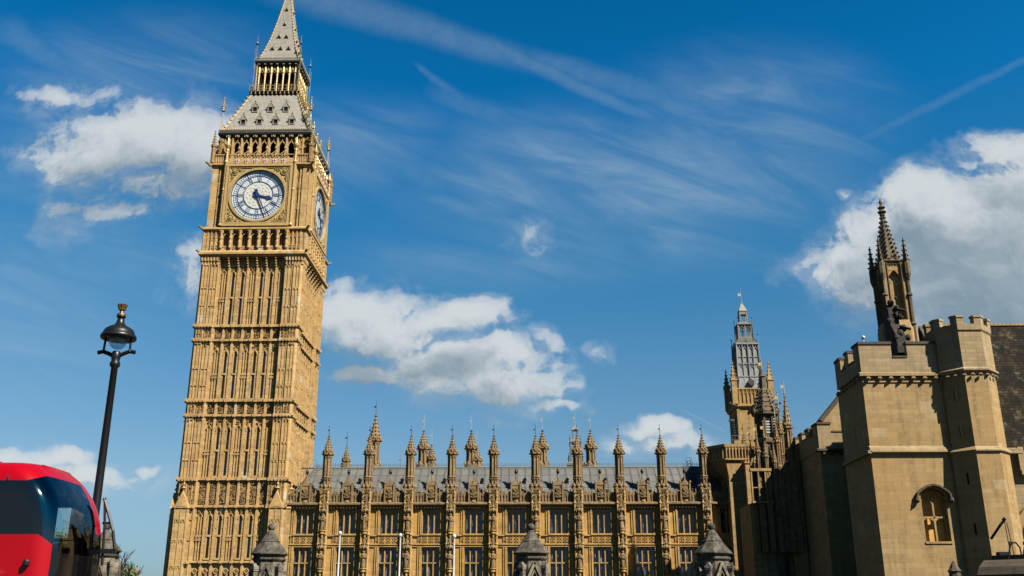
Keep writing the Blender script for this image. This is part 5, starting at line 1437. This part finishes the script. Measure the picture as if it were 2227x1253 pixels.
# ------------------------------------------------------------------ gate piers with ball finials
def gate_piers():
    def pier():
        T = thing('gate_pier', '', 'pier', (0,0,0), 0, 'stone gate piers with ball finials')
        Rr = .80
        s = MB(); s.lathe(0, 0, [(Rr+.15,0),(Rr+.15,.5),(Rr,.6),(Rr,4.42),(Rr-.02,4.5)], 8, pi/8)
        for a in range(4):
            rot = a*pi/2
            q = MB(); q.ext([(-.16,2.2),(.16,2.2),(.16,3.55),(0,3.85),(-.16,3.55)], -Rr-.06, -Rr+.1)   # placeholder niche panel
            n_ = MB()
            n_.bar(-.46, 3.25, 0, 4.28, .14, -.98, -.62); n_.bar(.46, 3.25, 0, 4.28, .14, -.98, -.62); n_.bar(-.30, 3.2, 0, 3.9, .07, -.90, -.62); n_.bar(.30, 3.2, 0, 3.9, .07, -.90, -.62)
            n_.box(-.5, -.38, -.92, -.62, .6, 3.3); n_.box(.38, .5, -.92, -.62, .6, 3.3)
            n_.moved(rz=rot); s.merge(n_)
            k = MB(); k.box(-.11, .11, -1.02, -.7, .6, 4.0); k.box(-.15, .15, -1.06, -.7, 3.9, 4.0); k.box(-.17, .17, -1.08, -.7, 4.0, 4.14); k.ext([(-.12,4.14),(.12,4.14),(.05,4.3),(-.05,4.3)], -1.04, -.7)
            k.moved(rz=rot+pi/4+.0); s.merge(k)
        so_ = s.build('shaft', 'lichen_stone', T)
        c = MB(); c.lathe(0, 0, [(Rr+.03,4.4),(Rr+.12,4.5),(Rr+.12,4.58),(Rr+.04,4.62),(Rr+.06,4.7),(Rr+.23,4.78),(Rr+.23,4.83),(.52,5.42),(.545,5.45),(.50,5.49),(.17,6.02),(.1,6.08)], 8, pi/8)
        cap = c.build('cap', 'lichen_cap', T)
        MB().ball(0, 0, 6.22, .205, 16, 10).build('ball_finial', 'lichen_cap', T, True)
        return T
    p = pier()
    for i, (x, y, z, lab, rz) in enumerate(((-14.18,54,-.05,'blackened stone gate pier with ball finial in front of the clock tower foot', .12),
                           (-.1,56,.1,'middle stone gate pier with ball finial, before the long palace range', .2),
                           (9.78,55,.02,'rightmost stone gate pier with ball finial, beside the deep shadow', .3),
                           (-25.75,60,.5,'pale stone gate pier with ball finial standing just behind the red bus', .15))):
        o = p if i == 0 else dup(p)
        o.location = (x, y, z-.0); o.rotation_euler = (0,0,rz); o['label'] = lab
        if z > 0: 
            pass
    # small finial top at the bottom right, before the hall
    T = thing('stone_finial', 'small dark pointed stone finial at the bottom edge before the hall wall', 'finial', (24.7, 60, 0))
    m = MB(); m.lathe(0, 0, [(.5,0),(.4,3.6),(.34,4.0),(.42,4.1),(.3,4.25),(.16,4.5),(.05,4.66)], 8); m.build('shaft', 'soot_stone', T)
gate_piers()

# ------------------------------------------------------------------ flagpoles
def flagpoles():
    labs = ('white flagpole nearest the clock tower', 'white flagpole, middle one of the three before the range', 'white flagpole furthest right of the three before the range')
    p = None
    for (x, z, lab) in ((-8.5, 5.16, labs[0]), (-5.83, 5.06, labs[1]), (-3.46, 5.02, labs[2])):
        if p is None:
            p = thing('flagpole', lab, 'flagpole', (x, 44, 0), 0, 'white flagpoles in the yard')
            MB().lathe(0, 0, [(.12,0),(.12,.3),(.052,.34),(.038,5.0),(.042,5.02)], 12).build('pole', 'white_paint', p, True)
            MB().lathe(0, 0, [(.05,5.0),(.08,5.03),(.085,5.08),(.08,5.13),(.05,5.16),(.01,5.18)], 12).build('truck', 'white_paint', p, True)
        else:
            q = dup(p); q.location = (x, 44, 0); q['label'] = lab
        (p if lab == labs[0] else q).scale = (1, 1, z/5.18)
flagpoles()

# ------------------------------------------------------------------ street lamp
def street_lamp():
    T = thing('street_lamp', 'tall black cast iron street lamp with a domed hood, glass bowl and bronze crown', 'street lamp', (-11.09, 25, 0))
    m = MB(); m.lathe(0, 0, [(.24,0),(.24,.5),(.2,.6),(.17,1.5),(.2,1.6),(.12,1.75),(.103,4.4),(.085,7.85),(.13,7.9),(.135,7.98),(.1,8.05),(.115,8.1),(.115,8.26),(.09,8.3)], 18); m.build('post', 'black_paint', T, True)
    y = MB()
    for sg in (-1, 1):
        y.path([(sg*.05,0,8.16),(sg*.2,0,8.24),(sg*.36,0,8.30),(sg*.5,0,8.27)], .055, 8); y.tube((sg*.355,0,8.28), (sg*.34,0,8.72), .032, None, 8); y.lathe(sg*.36, 0, [(.05,8.26),(.07,8.29),(.05,8.34)], 8)
    y.build('yoke', 'black_paint', T)
    h = MB(); h.lathe(0, 0, [(.235,8.69),(.40,8.625),(.45,8.64),(.467,8.69),(.45,8.74),(.415,8.77),(.405,8.82),(.36,8.90),(.26,8.97),(.16,9.02),(.11,9.09),(.09,9.18),(.085,9.24),(.12,9.25),(.12,9.28),(.08,9.29)], 28); h.build('hood', 'black_paint', T, True)
    MB().lathe(0, 0, [(.005,8.36),(.06,8.366),(.12,8.39),(.17,8.432),(.205,8.49),(.225,8.56),(.23,8.66)], 24).build('glass_bowl', 'lamp_glass', T, True)
    c = MB(); c.lathe(0, 0, [(.115,9.27),(.12,9.31),(.115,9.34),(.06,9.36),(.05,9.42),(.06,9.44),(.09,9.46),(.095,9.50),(.125,9.60),(.11,9.60)], 20)
    for i in range(10): a = 2*pi*i/10; c.tube((.085*cos(a),.085*sin(a),9.47), (.125*cos(a),.125*sin(a),9.61), .014, .02, 5)
    c.build('bronze_crown', 'bronze', T)
street_lamp()

# ------------------------------------------------------------------ double-decker bus
def bus():
    T = thing('double_decker_bus', 'red double decker bus with rounded front and black wraparound glass', 'bus', (-9.0, 19.9, 0))
    # loft of plan outlines; local x: front 0, back -11.2; y: -1.25..1.25
    Lb, HWd = 11.2, 1.27
    def front(z):
        if z < 2.4: return -.0 - .0*z
        t_ = (z-2.4)/(4.46-2.4); return -.78*t_**3.2
    def half(z):
        if z < 3.9: return HWd-.012*max(0, z-1)
        t_ = min(1, (z-3.9)/.56); return HWd-.035-.40*(1-sqrt(max(0, 1-t_**2.6)))
    nc = 10
    rows = [(.35,.35),(.9,.9),(1.4,1.4),(2.1,2.1),(2.6,2.6),(3.03,2.72),(3.06,2.74),(3.2,2.95),(3.4,3.2),(3.6,3.42),(3.8,3.65),(4.0,3.92),(4.07,4.20),(4.10,4.24),(4.2,4.31),(4.28,4.37),(4.34,4.40),(4.39,4.42),(4.43,4.437),(4.452,4.452),(4.46,4.46)]
    def outline(zs, zf):
        pts = []; cr = .42
        xs = [-Lb, -9, -7, -5, -4.05, -4, -3, -2.05, -2, -1.2, -.9]
        def P(x, y, f):  # f: 0 side, 1 front
            return (x, y, zs+(zf-zs)*f)
        w = half(zs); fx = front(zf)
        lim = front(zs)-cr
        xl = [min(x, lim-.03*(len(xs)-i)) for i, x in enumerate(xs)]
        for x in xl: pts.append(P(x, -w, 0))
        for i in range(nc+1):
            a = -pi/2+pi/2*i/nc; f = max(0., min(1., (i-2)/(nc-3)))
            z = zs+(zf-zs)*f; fxz = front(z); wz = half(z)
            pts.append((fxz-cr+cr*cos(a)-.0, -wz+cr+cr*sin(a), z))
        pts += [(front(zf)+.05*(1-(y/.8)**2)*min(1, 1), y, zf) for y in (-.6,-.3,0,.3,.6)]
        for i in range(nc+1):
            a = pi/2*i/nc; f = max(0., min(1., (nc-i-2)/(nc-3)))
            z = zs+(zf-zs)*f; fxz = front(z); wz = half(z)
            pts.append((fxz-cr+cr*cos(a), wz-cr+cr*sin(a), z))
        for x in reversed(xl): pts.append(P(x, w, 0))
        return pts
    rings = [outline(*r) for r in rows]; n = len(rings[0]); ns = 11
    parts = {k: MB() for k in ('body', 'gl', 'ws', 'fp')}
    V = [p for r in rings for p in r]
    i_c0 = ns; i_c1 = ns+nc+1+5+nc+1       # front + corners span
    sel = {k: [] for k in parts}
    for k in range(len(rows)-1):
        for i in range(n):
            j = (i+1) % n
            q = (k*n+i, k*n+j, (k+1)*n+j, (k+1)*n+i)
            zs = rows[k][0]
            far = i >= i_c1-1 and i < n-1
            frontpart = (i_c0+6) <= i < (i_c1-5)
            window_band = 6 <= k <= 11
            if i == n-1: key = 'body'                        # back
            elif frontpart:
                key = 'body' if k >= 12 or (k >= 8 and i >= i_c0+15) else ('ws' if k >= 6 else ('fp' if k >= 1 else 'body'))
            elif window_band:
                if far and i == i_c1-1+1 and k in (6,7,8): key = None
                elif far and i == i_c1 and k in (6, 7, 8, 9): key = None
                else: key = 'body' if i_c1-5 <= i < i_c1-1 and k > 8 else ('gl' if not (i_c0 <= i < i_c1) else ('gl' if i < i_c0+3 or i >= i_c1-4 else 'ws'))
            elif 2 <= k <= 2 and not (i_c0 <= i < i_c1): key = 'gl'
            else: key = 'body'
            if key: sel[key].append(q)
    sel['body'] += [tuple(range((len(rows)-1)*n, len(rows)*n))]
    def put(name, m, fs, smooth=True):
        used = sorted({i for f in fs for i in f}); mp = {a: b for b, a in enumerate(used)}
        mb = MB(); mb.add([V[i] for i in used], [tuple(mp[i] for i in f) for f in fs]); return mb.build(name, m, T, smooth)
    put('body', 'bus_red', sel['body']); put('side_windows', 'bus_black_glass', sel['gl']); put('windscreen', 'bus_windscreen', sel['ws']); put('front_panel', 'bus_black_glass', sel['fp'])
    # dark interior
    m = MB(); m.box(-11, -.3, -1.1, 1.1, 2.3, 2.36)
    m.box(-11, -1.4, -1.14, 1.14, 4.18, 4.22); m.box(-11, -1.9, 1.08, 1.1, 2.36, 4.2); m.box(-11, -1.0, -1.12, -1.10, 2.36, 4.2)
    m.box(-4.0, -3.9, -1.1, 1.1, 2.36, 4.2)
    for x in (-1.6, -2.5, -3.3):
        for y in (-.65, .45): m.box(x-.08, x+.02, y-.4, y+.5, 2.9, 3.35); m.box(x-.05, x+.4, y-.4, y+.5, 2.75, 2.86)
    m.box(-1.2, -1.14, .98, 1.14, 2.4, 4.1)
    m.build('interior', 'rubber', T)
    # far-side window bar, seams
    b = MB(); b.box(-2.1, -.5, 1.15, 1.22, 3.09, 3.16); b.build('window_bar', 'black_paint', T)
    s = MB(); s.box(-1.06, -1.045, -1.262, -1.2, .5, 3.02); s.box(-1.06, -1.045, -1.245, -1.2, 4.08, 4.16); s.build('panel_seam', 'rubber', T)
    # bits
    c = MB(); c.lathe(-.42, -1.3, [(.05,2.48),(.06,2.5),(.06,2.56),(.03,2.6)], 10); c.build('side_marker', 'black_paint', T)
    c = MB(); c.tube((-1.06,-1.2,2.30), (-.94,-1.42,2.36), .08, .07, 12); c.build('side_camera', 'white_paint', T)
    c = MB(); c.tube((-.944,-1.41,2.358), (-.935,-1.43,2.362), .05, .05, 12); c.build('camera_lens', 'black_paint', T)
    v = MB(); v.box(-1.75, -1.5, -.9, -.7, 4.44, 4.49); v.box(-3.0, -2.2, -.4, .4, 4.45, 4.49); v.build('roof_hatch', 'bus_red', T)
    # mirror frame at the front far corner
    mf = MB(); y = 1.0
    mf.path([(-.12,y,3.98),(.0,y,3.7),(.16,y,3.3),(.26,y,2.86)], .035); mf.tube((-.08,y,3.46), (.10,y,3.46), .025); mf.box(-.1, .28, y-.06, y+.06, 2.84, 2.93)
    mf.path([(-.1,y,3.98),(-.03,y,3.4),(.02,y,2.6)], .03)
    mf.build('mirror_frame', 'black_paint', T)
    for x in (-2.3, -8.4):
        for sy in (-1, 1):
            w = MB(); w.v = []; tmp = MB(); tmp.lathe(0, 0, [(.3,-.14),(.46,-.14),(.48,-.1),(.48,.1),(.46,.14),(.3,.14)], 24)
            w.add([(x+a, sy*1.13+c_, .48+b_) for a, b_, c_ in tmp.v], tmp.f); wo = w.build('wheel', 'rubber', T)
            r = MB(); tmp = MB(); tmp.lathe(0, 0, [(.29,-.13),(.29,.13),(.1,.1)], 16); r.add([(x+a, sy*1.13+c_*1.02, .48+b_) for a, b_, c_ in tmp.v], tmp.f); r.build('rim', 'chrome', wo)
bus()

# ------------------------------------------------------------------ trees and a chimney at the far left
def tree(name, label, loc, h, spread, leaves, seed, bare=False):
    rnd = random.Random(seed); T = thing(name, label, 'tree', loc, 0, 'leafy trees at the far left' if name == 'leafy_tree' else None)
    tk = MB(); tips = []
    def grow(p, d, L, r, lev):
        q = p+d*L; tk.tube(p, q, r, r*.62, 6)
        if lev == 0: tips.append((p, q)); return
        for _ in range(3 if lev > 1 else 4):
            nd = (d+Vector((rnd.uniform(-1,1), rnd.uniform(-1,1), rnd.uniform(-.15,.8)))*.75*spread).normalized()
            grow(p+d*L*rnd.uniform(.65, 1), nd, L*rnd.uniform(.55, .8), r*.58, lev-1)
    grow(Vector((0,0,0)), Vector((0,0,1)), h*.36, h*.028, 4)
    top = max(v[2] for v in tk.v); k = h/top; tk.v = [(x*k,y*k,z*k) for x,y,z in tk.v]
    tk.build('trunk', 'bark', T)
    if not bare:
        lv = MB()
        for p, q in tips:
            for _ in range(leaves):
                c = (p.lerp(q, rnd.uniform(.2, 1.2)))*k+Vector((rnd.gauss(0,.22), rnd.gauss(0,.22), rnd.gauss(0,.18)))
                a = Vector((rnd.uniform(-1,1), rnd.uniform(-1,1), rnd.uniform(-1,1))).normalized(); b = a.orthogonal().normalized(); s_ = rnd.uniform(.09, .17)
                lv.add([tuple(c+a*s_), tuple(c+b*s_*.6), tuple(c-a*s_), tuple(c-b*s_*.6)], [(0,1,2,3)])
        lv.build('crown', 'leaves', T)
    return T
tree('leafy_tree', 'green leafy tree seen through the bus windows', (-29.9, 62, 0), 7.3, 1., 60, 3)
tree('leafy_tree', 'green leafy tree just left of the pale gate pier, behind the bus', (-33.5, 70, 0), 6.9, 1., 26, 5)
tree('bare_tree', 'thin bare twigged tree right of the pale gate pier', (-34.6, 84, 0), 7.3, .9, 0, 11, True)
tree('leafy_tree', 'low green tree beside the small chimney, under the bare twigs', (-34.3, 86, 0), 5.6, 1.1, 26, 9)
ch = thing('garden_chimney', 'small weathered stone chimney with a flat cap beyond the pale gate pier', 'chimney', (-35.9, 90, 0))
MB().box(-.5, .5, -.5, .5, 0, 5.2).build('stack', 'lichen_stone', ch)
MB().sq(0, 0, [(.5,5.15),(.62,5.25),(.62,5.45),(.5,5.5),(.42,5.7)]).build('cap', 'lichen_stone', ch)
